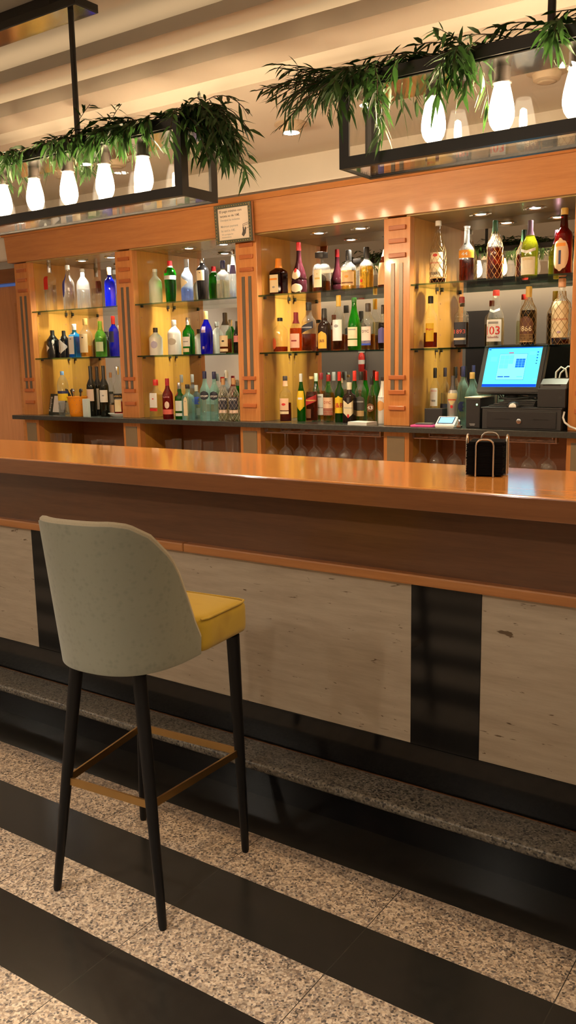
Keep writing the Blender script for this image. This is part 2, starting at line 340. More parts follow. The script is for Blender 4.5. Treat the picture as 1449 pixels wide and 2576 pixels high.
# door with raised moulding in the wall left of the back bar
d = bx('door_1', (-6.4, -4.945, 4.24, 4.29, 0, 2.08), M['wood_door']); structure(d)
bm = bmesh.new(); box(bm, -5.335, -5.285, 4.222, 4.24, .3, 1.96, .006); box(bm, -5.285, -4.95, 4.222, 4.24, 1.915, 1.96, .006)
mesh_obj('moulding', bm, M['wood_front'], d)
structure(bx('trim_3', (-6.6, -4.94, 4.2, 4.3, 2.10, 2.20), M['wood_edge']))
structure(bx('wall_recess', (XL, -4.94, 4.30, 4.359, 0, 2.371), M['wall_paint']))
emit('blue_glow', (.25, .4, 1), .2)
structure(bx('trim_4', (-6.4, -4.94, 4.23, 4.25, 2.082, 2.098), M['blue_glow']))
bm = bmesh.new(); box(bm, -5.21, -5.05, 3.97, 4.049, 2.22, 2.375, .02, seg=3)
w = mesh_obj('wall_box', bm, M['plaster'], smooth=True); tag(w, 'white plastic box with rounded corners mounted at left end of back bar', 'wall box')
bx('bracket', (-5.15, -5.07, 4.0, 4.0495, 2.37, 2.44), M['plaster'], w)
# opposite side of the room, seen in the mirrors: doorway, extinguisher
structure(bx('door_2', (-4.86, -4.48, YB, YB+.03, 0, 2.13), M['dark_door']))
sb = thing('dark_cabinet', 'tall black cabinet against the opposite wall, seen in the mirror behind the till', 'cabinet', (-3.85, YB+.2, 0))
bx('carcass', (-.62, .62, -.195, .18, 0, 1.66), M['dark_door'], sb); bx('cabinet_door', (-.60, -.005, .1805, .2, .05, 1.62), M['dark_door'], sb); bx('cabinet_door', (.005, .60, .1805, .2, .05, 1.62), M['dark_door'], sb)
structure(bx('fill_cove_lip', (XL, XR, YB+.35, YB+.37, 2.44, 2.68), M['plaster'])); structure(bx('fill_cove_ledge', (XL, XR, YB, YB+.35, 2.56, 2.58), M['plaster']))  # unseen cove added only to hold and hide the fill strips
emit('rear_led', WARM, REAR_FILL); emit('rear_led_up', WARM, REAR_FILL*.3)  # strips added behind the viewer to lift the ambient light
tag(bx('cove_light_strip', (XL+.2, XR-.2, YB+.2, YB+.24, 2.5805, 2.60), M['rear_led_up']), 'added fill strip shining up along the opposite wall, outside the picture', 'light strip')
tag(bx('cove_light_strip', (XL+.2, XR-.2, YB+.22, YB+.26, 2.54, 2.5595), M['rear_led']), 'added fill strip washing down the opposite wall, outside the picture', 'light strip')
fe = thing('fire_extinguisher', 'red fire extinguisher on the opposite wall, seen in the mirror', 'fire extinguisher', (-6.50, YB+.056, 1.30)); fe.scale = (.62, .62, .62)
bm = bmesh.new(); lathe(bm, [(.06, 0), (.08, .02), (.08, .4), (.06, .46), (.03, .49), (.03, .52)]); mesh_obj('cylinder_body', bm, M['red_ext'], fe)
bm = bmesh.new(); box(bm, -.05, .05, -.02, .02, .52, .56, .008); tube(bm, [(.03, 0, .54), (.10, 0, .50), (.11, 0, .3), (.10, .02, .1)], .012); mesh_obj('valve', bm, M['black_plastic'], fe)
bm = bmesh.new(); lathe(bm, [(.0805, .22), (.0805, .32)], capb=False, capt=False); mesh_obj('label_band', bm, paint('white'), fe)

# ---------------------------------------------------------------- the bar counter
bc = thing('bar_counter', 'long honey wood bar counter with travertine front and black stone pilasters', 'bar counter')
X0, X1 = -7.6, 2.2
bx('counter_top', (X0, X1, 2.15, 2.69, 1.0847, 1.1476), M['wood_top'], bc, bev=.004)
bx('edge_band', (X0, X1, 2.145, 2.1502, 1.0847, 1.1435), M['wood_edge'], bc, bev=.002)
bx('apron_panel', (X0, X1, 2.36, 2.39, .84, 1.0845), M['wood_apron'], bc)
bm = bmesh.new(); box(bm, X0, -2.0895, 2.332, 2.40, .814, .847, .006); box(bm, -2.0885, X1, 2.332, 2.40, .814, .847, .006)
mesh_obj('foot_rail_moulding', bm, M['wood_front'], bc)
PX = [-1.173, -.942]
wdt = PX[1]-PX[0]; pitch = PX[0]--2.982
edges = []
k = -3
while PX[0]+k*pitch < X1:
    a = PX[0]+k*pitch
    if a > X0: edges.append((a, a+wdt))
    k += 1
prev = X0
for a, b in edges+[(X1, X1)]:
    bx('stone_panel', (prev+.001, a-.001, 2.365, 2.39, .28, .8145), M['travertine'], bc)
    if b > a: bx('black_pilaster', (a, b, 2.363, 2.39, .28, .8145), M['black_granite'], bc)
    prev = b
bx('plinth', (X0, X1, 2.361, 2.39, .14, .279), M['black_granite'], bc)
bx('bar_back', (X0, X1, 2.39, 2.42, 0, 1.0845), M['wood_dark'], bc)
st = thing('step_ledge', 'grey speckled granite step with rounded edge at foot of bar counter', 'step')
bm = bmesh.new(); box(bm, X0, X1, 2.208, 2.36, .108, .14, .013, seg=4); mesh_obj('tread', bm, M['ledge_granite'], st, smooth=True)
bx('riser', (X0, X1, 2.246, 2.36, 0, .108), M['black_granite'], st)

# ---------------------------------------------------------------- the back bar
YF = 3.90
PLX = [-4.902, -3.951, -3.020, -2.097, -1.168]; PW = .143
DEP = [.325]*4
WHERE = ['far left bay', 'bay left of the framed sign', 'bay right of the framed sign', 'bay holding the till']
PNAME = ['at far left end of the back bar', 'between far left bay and gin bay', 'under the framed sign', 'between the sign bay and till bay', 'right of the till']
for i, px in enumerate(PLX):
    p = thing('pilaster', 'wood pilaster with dark inlay strips, '+PNAME[i], 'pilaster', (px, YF, 0), group='back bar pilasters')
    bx('post', (0, PW, 0, .045, 1.1695, 2.1753), M['wood_vert'], p, bev=.002)
    for z in (2.128, 2.066, 1.998, 1.41, 1.337, 1.258):
        bx('raised_block', (.031, .122, -.012, .002, z-.011, z+.011), M['wood_block'], p, bev=.003)
    for x in (.040, .085):
        bx('inlay_strip', (x, x+.02, -.0035, .002, 1.34, 1.962), M['inlay_metal'], p)
    b = thing('pedestal', 'wood pedestal with brown inset panel, '+PNAME[i], 'pilaster base', (px, YF, 0), group='back bar pedestals')
    bx('post', (0, PW, 0, .045, 0, 1.1405), M['wood_vert'], b)
    bx('inset_panel', (.020, .118, -.003, .002, .55, 1.115), M['inset_panel'], b)
fz = thing('frieze', 'wide honey wood frieze board across top of the back bar', 'frieze')
bm = bmesh.new()
def prism(bm, x0, x1, yz, mi=0):
    a = [bm.verts.new((x0, y, z)) for y, z in yz]; b = [bm.verts.new((x1, y, z)) for y, z in yz]; n = len(yz)
    bm.faces.new(a); bm.faces.new(b)
    for k in range(n): bm.faces.new((a[k], a[(k+1) % n], b[(k+1) % n], b[k]))
prism(bm, -4.93, -.95, [(3.872, 2.181), (3.855, 2.345), (4.3, 2.345), (4.3, 2.181)])
mesh_obj('board', bm, M['wood_front'], fz)
bm = bmesh.new(); prism(bm, -4.95, -.93, [(3.848, 2.3455), (3.832, 2.37), (4.3, 2.37), (4.3, 2.3455)]); mesh_obj('crown_moulding', bm, M['wood_front'], fz)
cn = bx('back_counter', (-4.96, -.95, 3.84, 4.3, 1.141, 1.169), M['stone_dark'], bev=.003); tag(cn, 'dark grey stone back counter running below the bottle shelves', 'counter')
SHELFZ = [1.858, 1.550]
spot_e = emit('spot_face', (1, .9, .72), 45)
for i in range(4):
    xa, xb = PLX[i]+PW, PLX[i+1]; d = DEP[i]; yb = YF+d
    cab = thing('display_cabinet', 'honey wood display cabinet with mirror back, '+WHERE[i], 'cabinet', (0, 0, 0), group='back bar display cabinets')
    bx('side_panel', (xa-.02, xa, YF+.0455, yb, 1.1695, 2.175), M['wood_veneer'], cab)
    bx('side_panel', (xb, xb+.02, YF+.0455, yb, 1.1695, 2.175), M['wood_veneer'], cab)
    bx('mirror', (xa-.02, xb+.02, yb, yb+.006, 1.1695, 2.175), M['mirror'], cab)
    bx('top_panel', (xa-.02, xb+.02, YF+.0005, yb+.006, 2.1755, 2.1805), M['bay_ceiling'], cab)
    bm = bmesh.new()                                  # shelf pin holes on the side panels
    for z in (1.25, 1.33, 1.41, 1.49, 1.62, 1.70, 1.78):
        for y in (YF+.06, yb-.03):
            for x, s in ((xa, 1), (xb, -1)): box(bm, min(x, x+s*.001), max(x, x+s*.001), y-.004, y+.004, z-.004, z+.004)
    mesh_obj('pin_holes', bm, M['wood_dark'], cab)
    for z in SHELFZ:
        for y in (YF+.06, yb-.03):
            for x, s in ((xa, 1), (xb, -1)): bx('shelf_support', (min(x, x+s*.014), max(x, x+s*.014), y-.006, y+.006, z-.018, z-.0085), M['black_plastic'], cab)
    for z, lv in zip(SHELFZ, ('upper', 'lower')):
        bm = bmesh.new(); box(bm, xa+.002, xb-.002, YF+.006, yb-.003, z-.008, z)
        g = mesh_obj('glass_shelf', bm, [M['shelf_glass'], M['shelf_edge']])
        for f in g.data.polygons:
            if abs(f.normal.z) < .5: f.material_index = 1
        tag(g, lv+' glass shelf with greenish edge in the '+WHERE[i], 'shelf', 'glass shelves of the back bar')
    base = thing('base_cabinet', 'open wood niche for glasses under '+WHERE[i], 'cabinet', group='niches below the back counter')
    bx('side_panel', (xa-.02, xa, YF+.0455, 4.3, .3, 1.14), M['wood_veneer'], base)
    bx('side_panel', (xb, xb+.02, YF+.0455, 4.3, .3, 1.14), M['wood_veneer'], base)
    bx('back_panel', (xa, xb, 4.3, 4.32, .3, 1.14), M['wood_dark'], base)
    bx('niche_shelf', (xa, xb, YF+.02, 4.3, .90, .93) if i < 2 else (xa, xb, YF+.02, 4.3, .78, .81), M['wood_dark'], base)
    # two halogen spots per bay
    for j, sx in enumerate(((-4.41, -4.143), (-3.488, -3.226), (-2.573, -2.318), (-1.661, -1.398))[i]):
        yy = YF+.155
        sp = thing('cabinet_spotlight', ('left' if j == 0 else 'right')+' halogen spotlight in ceiling of the '+WHERE[i], 'spotlight', (sx, yy, 2.175), group='cabinet spotlights')
        bm = bmesh.new(); lathe(bm, [(.026, 0), (.040, 0), (.042, -.004), (.036, -.008), (.027, -.006)], capb=False, capt=False)
        for s in (-1, 1): box(bm, s*.048-.008, s*.048+.008, -.003, .003, -.008, -.003)
        mesh_obj('bezel', bm, M['chrome'], sp, smooth=True)
        bm = bmesh.new(); lathe(bm, [(.026, -.0035), (.012, -.006)]); mesh_obj('lamp_face', bm, M['spot_face'], sp)
        ld = bpy.data.lights.new('halogen', 'SPOT'); ld.energy = BAYSPOT; ld.spot_size = math.radians(125); ld.spot_blend = .7; ld.color = (1, .88, .70); ld.shadow_soft_size = .03
        lo = bpy.data.objects.new('halogen', ld); COL.objects.link(lo); lo.parent = sp; lo.location = (0, 0, -.012)
# closing panel right of the last pilaster
pe = bx('end_panel', (PLX[4]+PW+.001, -.95, YF+.01, 4.3, 0, 1.1405), M['wood_vert']); tag(pe, 'plain wood end panel below back counter at right end', 'panel')
pe = bx('end_panel', (PLX[4]+PW+.001, -.95, YF+.01, 4.3, 1.1695, 2.1805), M['wood_vert']); tag(pe, 'plain tall wood end panel beside the last pilaster', 'panel')
# recessed downlights in the soffit, plus an unseen one added to brighten the door
for x, on, lab in ((-5.75, 1, 'soffit downlight added to light the wood door, outside the picture'), (-2.366, 1, 'lit recessed downlight in the soffit between the two hanging lamps'), (-1.176, 0, 'unlit beige downlight in the soffit above right hanging lamp'), (-3.50, 0, 'unlit beige downlight in the soffit seen through the left hanging lamp, right of its neighbour'), (-3.92, 0, 'unlit beige downlight in the soffit seen through the left hanging lamp, left of its neighbour')):
    dl = thing('soffit_downlight', lab, 'downlight', (x, 3.5, 2.579))
    bm = bmesh.new(); lathe(bm, [(.075, 0), (.078, -.006), (.056, -.012), (.050, -.034), (.040, -.040)], capb=False); mesh_obj('housing', bm, M['lamp_housing'], dl, smooth=True)
    bm = bmesh.new(); lathe(bm, [(.038, -.041), (.02, -.044)]); mesh_obj('lamp_face', bm, M['spot_face'] if on else M['lamp_housing'], dl)
    if on:
        ld = bpy.data.lights.new('downlight', 'SPOT'); ld.energy = SOFFSPOT; ld.spot_size = math.radians(95); ld.spot_blend = .8; ld.color = (1, .84, .62); ld.shadow_soft_size = .035
        lo = bpy.data.objects.new('downlight', ld); COL.objects.link(lo); lo.parent = dl; lo.location = (0, 0, -.06)
# downlights of the room ceiling around and behind the viewer
for x, y, e in ((-3.3, .30, 1.0), (-2.3, .30, 1.1), (-1.3, .30, 1.0), (-.3, .30, .9), (.8, .30, .8), (-4.4, .30, 1.0), (-2.2, -1.5, .30), (.2, -1.5, .30), (-4.6, -1.5, .30), (-6.6, -.6, .5)):
    dl = thing('ceiling_downlight', 'round ceiling downlight of the room, outside the picture', 'downlight', (x, y, ZC), group='room downlights')
    bm = bmesh.new(); lathe(bm, [(.075, 0), (.078, -.006), (.056, -.012), (.050, -.02)], capb=False); mesh_obj('housing', bm, M['lamp_housing'], dl)
    bm = bmesh.new(); lathe(bm, [(.048, -.021), (.02, -.022)]); mesh_obj('lamp_face', bm, M['spot_face'], dl)
    ld = bpy.data.lights.new('downlight', 'SPOT'); ld.energy = ROOMSPOT*e; ld.spot_size = math.radians(77 if y > 0 else 165); ld.spot_blend = 1 if y > 0 else .3; ld.color = (1, .88, .72); ld.shadow_soft_size = .06
    lo = bpy.data.objects.new('downlight', ld); COL.objects.link(lo); lo.parent = dl; lo.location = (0, 0, -.03)
# ---------------------------------------------------------------- pendant lanterns
emit('filament_glow', (1, .70, .40), BULB)
m, nt, out = newmat('bulb_glow')
e_ = N(nt, 'ShaderNodeEmission', Color=(1, .80, .55, 1), Strength=3.2); t_ = N(nt, 'ShaderNodeBsdfTransparent'); a_ = N(nt, 'ShaderNodeAddShader')
L(nt, e_.outputs[0], a_.inputs[0]); L(nt, t_.outputs[0], a_.inputs[1]); L(nt, a_.outputs[0], out.inputs[0])
def lantern(xa, xb, y0, y1, z0, z1, rods, bulbs, canopy, label, glabel):
    t = thing('pendant_lantern', label, 'pendant lamp', (0, 0, 0))
    w = .031; k = .007
    bm = bmesh.new()
    for y in (y0, y1):
        s = k if y == y0 else -k
        for z in (z0, z1-w): box(bm, xa, xb, min(y, y+s), max(y, y+s), z, z+w)
        for x in (xa, xb-w): box(bm, x, x+w, min(y, y+s), max(y, y+s), z0+w, z1-w)
    for x, s in ((xa, k), (xb, -k)):
        for y in (y0+k, y1-k-w+.006): box(bm, min(x, x+s), max(x, x+s), y, y+w-.006, z0, z1)
        for z in (z0, z1-w): box(bm, min(x, x+s), max(x, x+s), y0+w, y1-w, z, z+w)
    for y in (y0+k, y1-k-.012): box(bm, xa+k, xb-k, y, y+.012, z0, z0+.003)
    mesh_obj('frame', bm, M['black_metal'], t)
    bx('top_plate', (xa+.008, xb-.008, y0+.008, y1-.008, z1-.034, z1-.004), M['black_metal'], t)
    bx('mirror_plate', (xa+.009, xb-.009, y0+.0085, y1-.0085, z1-.037, z1-.0345), M['silver_mirror'], t)
    for nm, d in (('glass_pane', (xa+w, xb-w, y0+k, y0+k+.003, z0+.012, z1-.038)), ('glass_pane', (xa+w, xb-w, y1-k-.003, y1-k, z0+.012, z1-.038)), ('glass_pane', (xa+k, xa+k+.003, y0+.02, y1-.02, z0+.012, z1-.038)), ('glass_pane', (xb-k-.003, xb-k, y0+.02, y1-.02, z0+.012, z1-.038)), ('glass_pane', (xa+.01, xb-.01, y0+.011, y1-.011, z0+.004, z0+.007))):
        bx(nm, d, M['pane'], t)
    yc = (y0+y1)/2
    bm0 = bmesh.new(); lathe(bm0, [(.021, 0), (.021, .062), (.016, .07)], 16); lathe(bm0, [(.0245, -.003), (.0255, 0), (.0245, .004)], 16)
    sock = None
    for x in bulbs:
        if sock is None:
            sock = mesh_obj('socket', bm0, M['socket'], t, smooth=True, loc=(x, yc, z1-.072))
            bm = bmesh.new(); prof = [(.003, -.130), (.013, -.1275), (.022, -.120), (.029, -.108), (.0335, -.090), (.0335, -.076), (.0315, -.058), (.0275, -.038), (.0235, -.020), (.020, -.006), (.0185, 0)]
            lathe(bm, [(r, z*.94) for r, z in prof], 20); bulb = mesh_obj('bulb', bm, M['bulb_glow'], t, smooth=True, loc=(x, yc, z1-.072))
            bm = bmesh.new(); lathe(bm, [(.003, -.092), (.009, -.088), (.0105, -.06), (.008, -.032), (.003, -.028)], 12); mesh_obj('filament', bm, M['filament_glow'], bulb, smooth=True)
        else:
            for q in (sock, bulb): copy_tree(q, t).location.x = x
    for x in rods:
        bm = bmesh.new(); tube(bm, [(x, yc, z1-.004), (x, yc, 2.730)], .0105, 12); tube(bm, [(x, yc, z1-.004), (x, yc, z1+.03)], .017, 12); mesh_obj('rod', bm, M['black_metal'], t, smooth=True)
    bx('canopy', (canopy[0], canopy[1], yc-.03, yc+.08, 2.730, 2.758), M['black_metal'], t, bev=.002)
    bx('ceiling_mount', (canopy[0]+.15, canopy[1]-.15, yc-.01, yc+.05, 2.758, 2.7995), M['black_metal'], t)
    bx('mirror_underside', (canopy[0]+.004, canopy[1]-.004, yc-.026, yc+.076, 2.7285, 2.7299), M['silver_mirror'], t)
    return t
LY0, LY1, LZ0, LZ1 = 2.20, 2.38, 2.030, 2.272
lantern(-3.55, -1.911, LY0, LY1, LZ0, LZ1, (-2.475, -3.05), [-2.162-.188*k for k in range(7)], (-3.12, -2.42), 'black framed glass lantern with filament bulbs hanging at the left, one rod to ceiling canopy', '')
lantern(-1.325, .315, LY0, LY1, LZ0, LZ1, (-.762, -.24), [-1.079+.1925*k for k in range(7)], (-.81, -.15), 'black framed glass lantern with filament bulbs hanging at the right, cut by the frame edge', '')

# ---------------------------------------------------------------- leaf garlands on the lanterns
def leaf(bm, p, d, up, ln, wd, bend):
    d = d.normalized(); s = d.cross(up)
    if s.length < 1e-4: s = d.cross(Vector((1, 0, 0)))
    s.normalize(); n = s.cross(d).normalized()
    prev = None
    for t, w in ((0, .12), (.3, 1), (.65, .8), (1, .04)):
        c = p+d*(ln*t)-Vector((0, 0, 1))*(bend*ln*t*t)
        q = (bm.verts.new(c-s*w*wd*.5), bm.verts.new(c+n*wd*.10*w), bm.verts.new(c+s*w*wd*.5))
        if prev:
            for a in (0, 1):
                f = bm.faces.new((prev[a], prev[a+1], q[a+1], q[a])); f.smooth = True
        prev = q
def sprig(bl, bs, p, d, ln, droop, nl, ll=.05, lw=.0105, rnd=random):
    p = Vector(p); d = Vector(d).normalized(); pts = [p.copy()]; steps = 7
    for k in range(steps):
        d = (d+Vector((0, 0, -droop/steps))+Vector((rnd.gauss(0, .05), rnd.gauss(0, .05), rnd.gauss(0, .04)))).normalized()
        p = p+d*(ln/steps); pts.append(p.copy())
    tube(bs, pts, .0013, 4, cap=False)
    for k in range(nl):
        f = (k+.6)/nl*steps; i = min(int(f), steps-1); q = pts[i].lerp(pts[i+1], f-i); dd = (pts[i+1]-pts[i]).normalized()
        a = rnd.uniform(0, 2*PI); side = Vector((cos(a), sin(a), rnd.uniform(-.5, .35)))
        side = side-dd*side.dot(dd)
        ld = (dd*.9+side.normalized()*rnd.uniform(.5, 1.0)).normalized()
        leaf(bl, q, ld, Vector((rnd.gauss(0, .5), rnd.gauss(0, .5), 1)), ll*rnd.uniform(.7, 1.25), lw*rnd.uniform(.8, 1.25), rnd.uniform(.1, .5))
def garland(name_label, spans, tails, seed):
    r = random.Random(seed)
    g = thing('leaf_garland', name_label, 'garland', (0, 0, 0))
    bl, bs = bmesh.new(), bmesh.new()
    for (xa, xb, n, hgt, droopers) in spans:
        for _ in range(n):
            x = r.uniform(xa, xb); y = r.uniform(LY0+.015, LY1-.015)
            a = r.choice((0, PI))+r.gauss(0, .45)
            sprig(bl, bs, (x, y, LZ1+.004+r.uniform(0, .018)), (cos(a), sin(a)*.5, r.uniform(.05, .6)), r.uniform(.10, .18)*hgt, r.uniform(.3, .9), 11, rnd=r)
        for _ in range(droopers):
            x = r.uniform(xa, xb); side = r.choice((-1, -1, -1, 1)); y = (LY0-.004) if side < 0 else (LY1+.004)
            sprig(bl, bs, (x, y, LZ1+r.uniform(0, .02)), (r.gauss(0, .5), side*.45, .05), r.uniform(.05, .095), 2.2, 9, ll=.054, lw=.0125, rnd=r)
    for (x, y, z, dx, dy, dz, ln, droop, n, sp) in tails:
        for _ in range(n):
            sprig(bl, bs, (x+r.gauss(0, sp), y+r.gauss(0, sp*.6), z+r.gauss(0, sp*.5)), (dx+r.gauss(0, .22), dy+r.gauss(0, .25), dz+r.gauss(0, .18)), ln*r.uniform(.65, 1.1), droop*r.uniform(.7, 1.2), 14, ll=.055 if dx > 0 else .043, lw=.0105 if dx > 0 else .0068, rnd=r)
    tube(bs, [(spans[0][0]+k*(spans[-1][1]-spans[0][0])/12, (LY0+LY1)/2+r.gauss(0, .015), LZ1+.005+r.uniform(0, .006)) for k in range(13)], .003, 6)
    mesh_obj('leaves', bl, M['leaf'], g); mesh_obj('stems', bs, M['stem'], g)
garland('dark green leafy garland lying along the left lantern and drooping over its right end', [(-3.55, -2.45, 80, .8, 44), (-2.45, -1.95, 80, 1.15, 24)],
        [(-1.95, 2.25, 2.285, .75, -.15, .30, .285, 1.9, 34, .028), (-1.89, 2.25, 2.285, .9, -.1, .1, .27, 1.7, 16, .02)], 5)
garland('dark green leafy garland lying along the right lantern, sprays reaching past its left end', [(-1.33, -.95, 40, 1.0, 10), (-.95, .30, 74, 1.15, 40)],
        [(-1.35, 2.25, 2.29, -.9, -.1, .22, .225, .5, 17, .022), (-1.35, 2.25, 2.285, -.8, -.1, -.12, .20, .6, 10, .022), (-1.20, 2.192, 2.272, .1, -.35, .0, .20, 2.0, 10, .022), (-.965, 2.192, 2.275, .1, -.35, .0, .17, 2.0, 9, .018)], 9)

# ---------------------------------------------------------------- the bar stool
stl = thing('bar_stool', 'bar stool with grey green upholstered back, yellow velvet seat and black legs', 'bar stool', (0, 0, 0))
ang = math.radians(5.3); CX, CY = -1.665, 1.690
def W(x, y, z): return Vector((CX+x*cos(ang)-y*sin(ang), CY+x*sin(ang)+y*cos(ang), z))
ZT = [(0, 1.113), (28, 1.112), (40, 1.104), (54, 1.074), (68, 1.012), (74, .962), (82, .868), (90, .768)]
def ztop(a):
    a = abs(a)
    for (a0, z0), (a1, z1) in zip(ZT, ZT[1:]):
        if a <= a1:
            f = (a-a0)/(a1-a0); f = f*f*(3-2*f) if a0 == 0 else f
            return z0+(z1-z0)*f
    return ZT[-1][1]
def shell_pt(a, z, off):
    v = (z-.715)/.4; A = .192+.020*v-off; B = .232+.050*v-off
    th = math.radians(a); e = 2/2.5
    x = A*math.copysign(abs(sin(th))**e, th); y = -B*abs(cos(th))**e
    return x, y-.005
def shell(o1, o2, na=44, nv=14, zsh=0, trim=0):
    bm = bmesh.new(); G = {}
    for s, off in enumerate((o1, o2)):
        for i in range(na+1):
            a = -90+180*i/na
            for j in range(nv+1):
                zt = ztop(a)-trim; zb = .722+zsh-.010*cos(math.radians(a)); z = zb+(zt-zb)*j/nv
                x, y = shell_pt(a, z, off); G[s, i, j] = bm.verts.new(W(x, y, z))
    for s in (0, 1):
        for i in range(na):
            for j in range(nv):
                f = bm.faces.new((G[s, i, j], G[s, i+1, j], G[s, i+1, j+1], G[s, i, j+1])); f.smooth = True
    for i in range(na):
        for j in (0, nv): bm.faces.new((G[0, i, j], G[0, i+1, j], G[1, i+1, j], G[1, i, j])).smooth = True
    for j in range(nv):
        for i in (0, na): bm.faces.new((G[0, i, j], G[0, i, j+1], G[1, i, j+1], G[1, i, j])).smooth = True
    return bm
o = mesh_obj('backrest', shell(0, .024), M['fabric_back'], stl)
md = o.modifiers.new('bevel', 'BEVEL'); md.width = .007; md.segments = 3; md.limit_method = 'ANGLE'; md.angle_limit = math.radians(50)
for p in o.data.polygons: p.use_smooth = True
o2 = mesh_obj('inner_pad', shell(.025, .042, zsh=.05, trim=.004), M['velvet_yellow'], stl, smooth=True)
bm = bmesh.new(); tube(bm, [W(*shell_pt(a, ztop(a)+.001, .012), ztop(a)+.001) for a in range(-90, 91, 4)], .0105, 8); mesh_obj('piping', bm, M['fabric_piping'], stl, smooth=True)
def SW(y): q = max(0, min(1, (.012-y)/.045)); return 1-.26*q*q*(3-2*q)-.2*max(0, (-.06-y)/.13)
bm = bmesh.new(); b2 = bmesh.new()
n = 18
sx0, sx1, sy0, sy1 = -.202, .202, -.16, .222
box(b2, sx0, sx1, sy0, sy1, .722, .818, .026, seg=4)
bmesh.ops.subdivide_edges(b2, edges=[e for e in b2.edges if e.calc_length() > .1], cuts=14, use_grid_fill=True)
for v in b2.verts:
    x, y, z = v.co; u = max(0, 1-((x)/.205)**2); w = max(0, 1-((y-.016)/.206)**2)
    if z > .77: z += .020*u*w
    tp = SW(y)
    v.co = W(x*tp, y, z)
for f in b2.faces: f.smooth = True
merge(bm, b2); seat = mesh_obj('seat', bm, M['velvet_yellow'], stl)
for p in seat.data.polygons: p.use_smooth = True
bm = bmesh.new(); pts = [W(x*SW(y), y, .8165) for x, y in ((.2, -.0), (.201, .02), (.201, .1), (.201, .19), (.193, .214), (.17, .2205), (-.17, .2205), (-.193, .214), (-.201, .19), (-.201, .1), (-.201, .02), (-.2, -.0))]
tube(bm, pts, .0032, 6); mesh_obj('seam', bm, M['velvet_yellow'], seat, smooth=True)
LEG = [((-1.867, 1.482, 0), (-1.770, 1.530, .722)), ((-1.486, 1.518, 0), (-1.553, 1.543, .722)), ((-1.526, 1.937, 0), (-1.503, 1.878, .722)), ((-1.930, 1.904, 0), (-1.852, 1.855, .722))]
for f, t in LEG:
    f, t = Vector(f), Vector(t); bm = bmesh.new()
    tube(bm, [f, f.lerp(t, .015), f.lerp(t, .5), t], [.0095, .0118, .0160, .0195], 16); mesh_obj('leg', bm, M['black_leg'], stl, smooth=True)
def legat(i, z): f, t = LEG[i]; return Vector(f).lerp(Vector(t), z/.722)
cen = sum((legat(i, .345) for i in range(4)), Vector())/4
for i, j in ((0, 1), (1, 2), (2, 3), (3, 0)):
    a, b = legat(i, .345), legat(j, .345); dr = (b-a).normalized(); nr = Vector((dr.y, -dr.x, 0)); a = a+dr*.012; b = b-dr*.012
    bm = bmesh.new()
    vs = [bm.verts.new(p+nr*s*.003+Vector((0, 0, q*.011))) for p in (a, b) for s in (-1, 1) for q in (-1, 1)]
    for f in ((0, 1, 3, 2), (4, 6, 7, 5), (0, 4, 5, 1), (2, 3, 7, 6), (0, 2, 6, 4), (1, 5, 7, 3)): bm.faces.new([vs[q] for q in f])
    mesh_obj('foot_bar', bm, M['brass'], stl)

# ---------------------------------------------------------------- napkin holder on the bar
nh = thing('napkin_holder', 'wire napkin holder standing on the bar counter', 'napkin holder', (-.985, 2.492, 1.1477), math.radians(14))
s = .055
for k, (y, x0, x1, hh) in enumerate(((-s-.002, -.026, .026, .112), (s+.002, -.026, .026, .124))):
    bm = bmesh.new(); r = .018
    pts = [(x0, y, .002), (x0, y, hh-r)]+[(x0+r-r*cos(a), y, hh-r+r*sin(a)) for a in (PI/6, PI/3, PI/2)]+[(x1-r+r*cos(a), y, hh-r+r*sin(a)) for a in (PI/2, PI/3, PI/6)]+[(x1, y, hh-r), (x1, y, .002)]
    tube(bm, pts, .0028, 8); mesh_obj('wire_loop', bm, M['steel_wire'], nh, smooth=True)
for x in (-s-.004, s+.004):
    bm = bmesh.new(); hh = .122
    pts = [(x, -.02, .002), (x, -.02, hh-.016)]+[(x, -.004-.016*cos(a), hh-.016+.016*sin(a)) for a in (PI/6, PI/3, PI/2)]+[(x, .004+.016*cos(a), hh-.016+.016*sin(a)) for a in (PI/2, PI/3, PI/6)]+[(x, .02, hh-.016), (x, .02, .002)]
    tube(bm, pts, .0028, 8); mesh_obj('wire_loop', bm, M['steel_wire'], nh, smooth=True)
bm = bmesh.new()
for x in (-.026, .026): tube(bm, [(x, -s-.002, .0029), (x, s+.002, .0029)], .0027, 6)
for y in (-.02, .02): tube(bm, [(-s-.004, y, .0029), (s+.004, y, .0029)], .0027, 6)
mesh_obj('base_wires', bm, M['steel_wire'], nh, smooth=True)
bm = bmesh.new(); r = random.Random(5)
for k in range(34):
    z = .006+k*.0028; dx, dy = r.gauss(0, .0016), r.gauss(0, .0012); e = r.uniform(-.002, .0025)
    bulge = .004*sin(k/34*PI)
    box(bm, -s+.002+dx-e*.3-bulge*.4, s-.003+dx, -s+.001+dy*.3, s-.001+dy*.3, z, z+.0024+(.004 if k == 33 else 0))
np_ = mesh_obj('napkin_stack', bm, M['napkin'], loc=(-.985, 2.492, 1.1477)); np_.rotation_euler.z = math.radians(14)
tag(np_, 'thick stack of black paper napkins inside the wire holder', 'napkins')
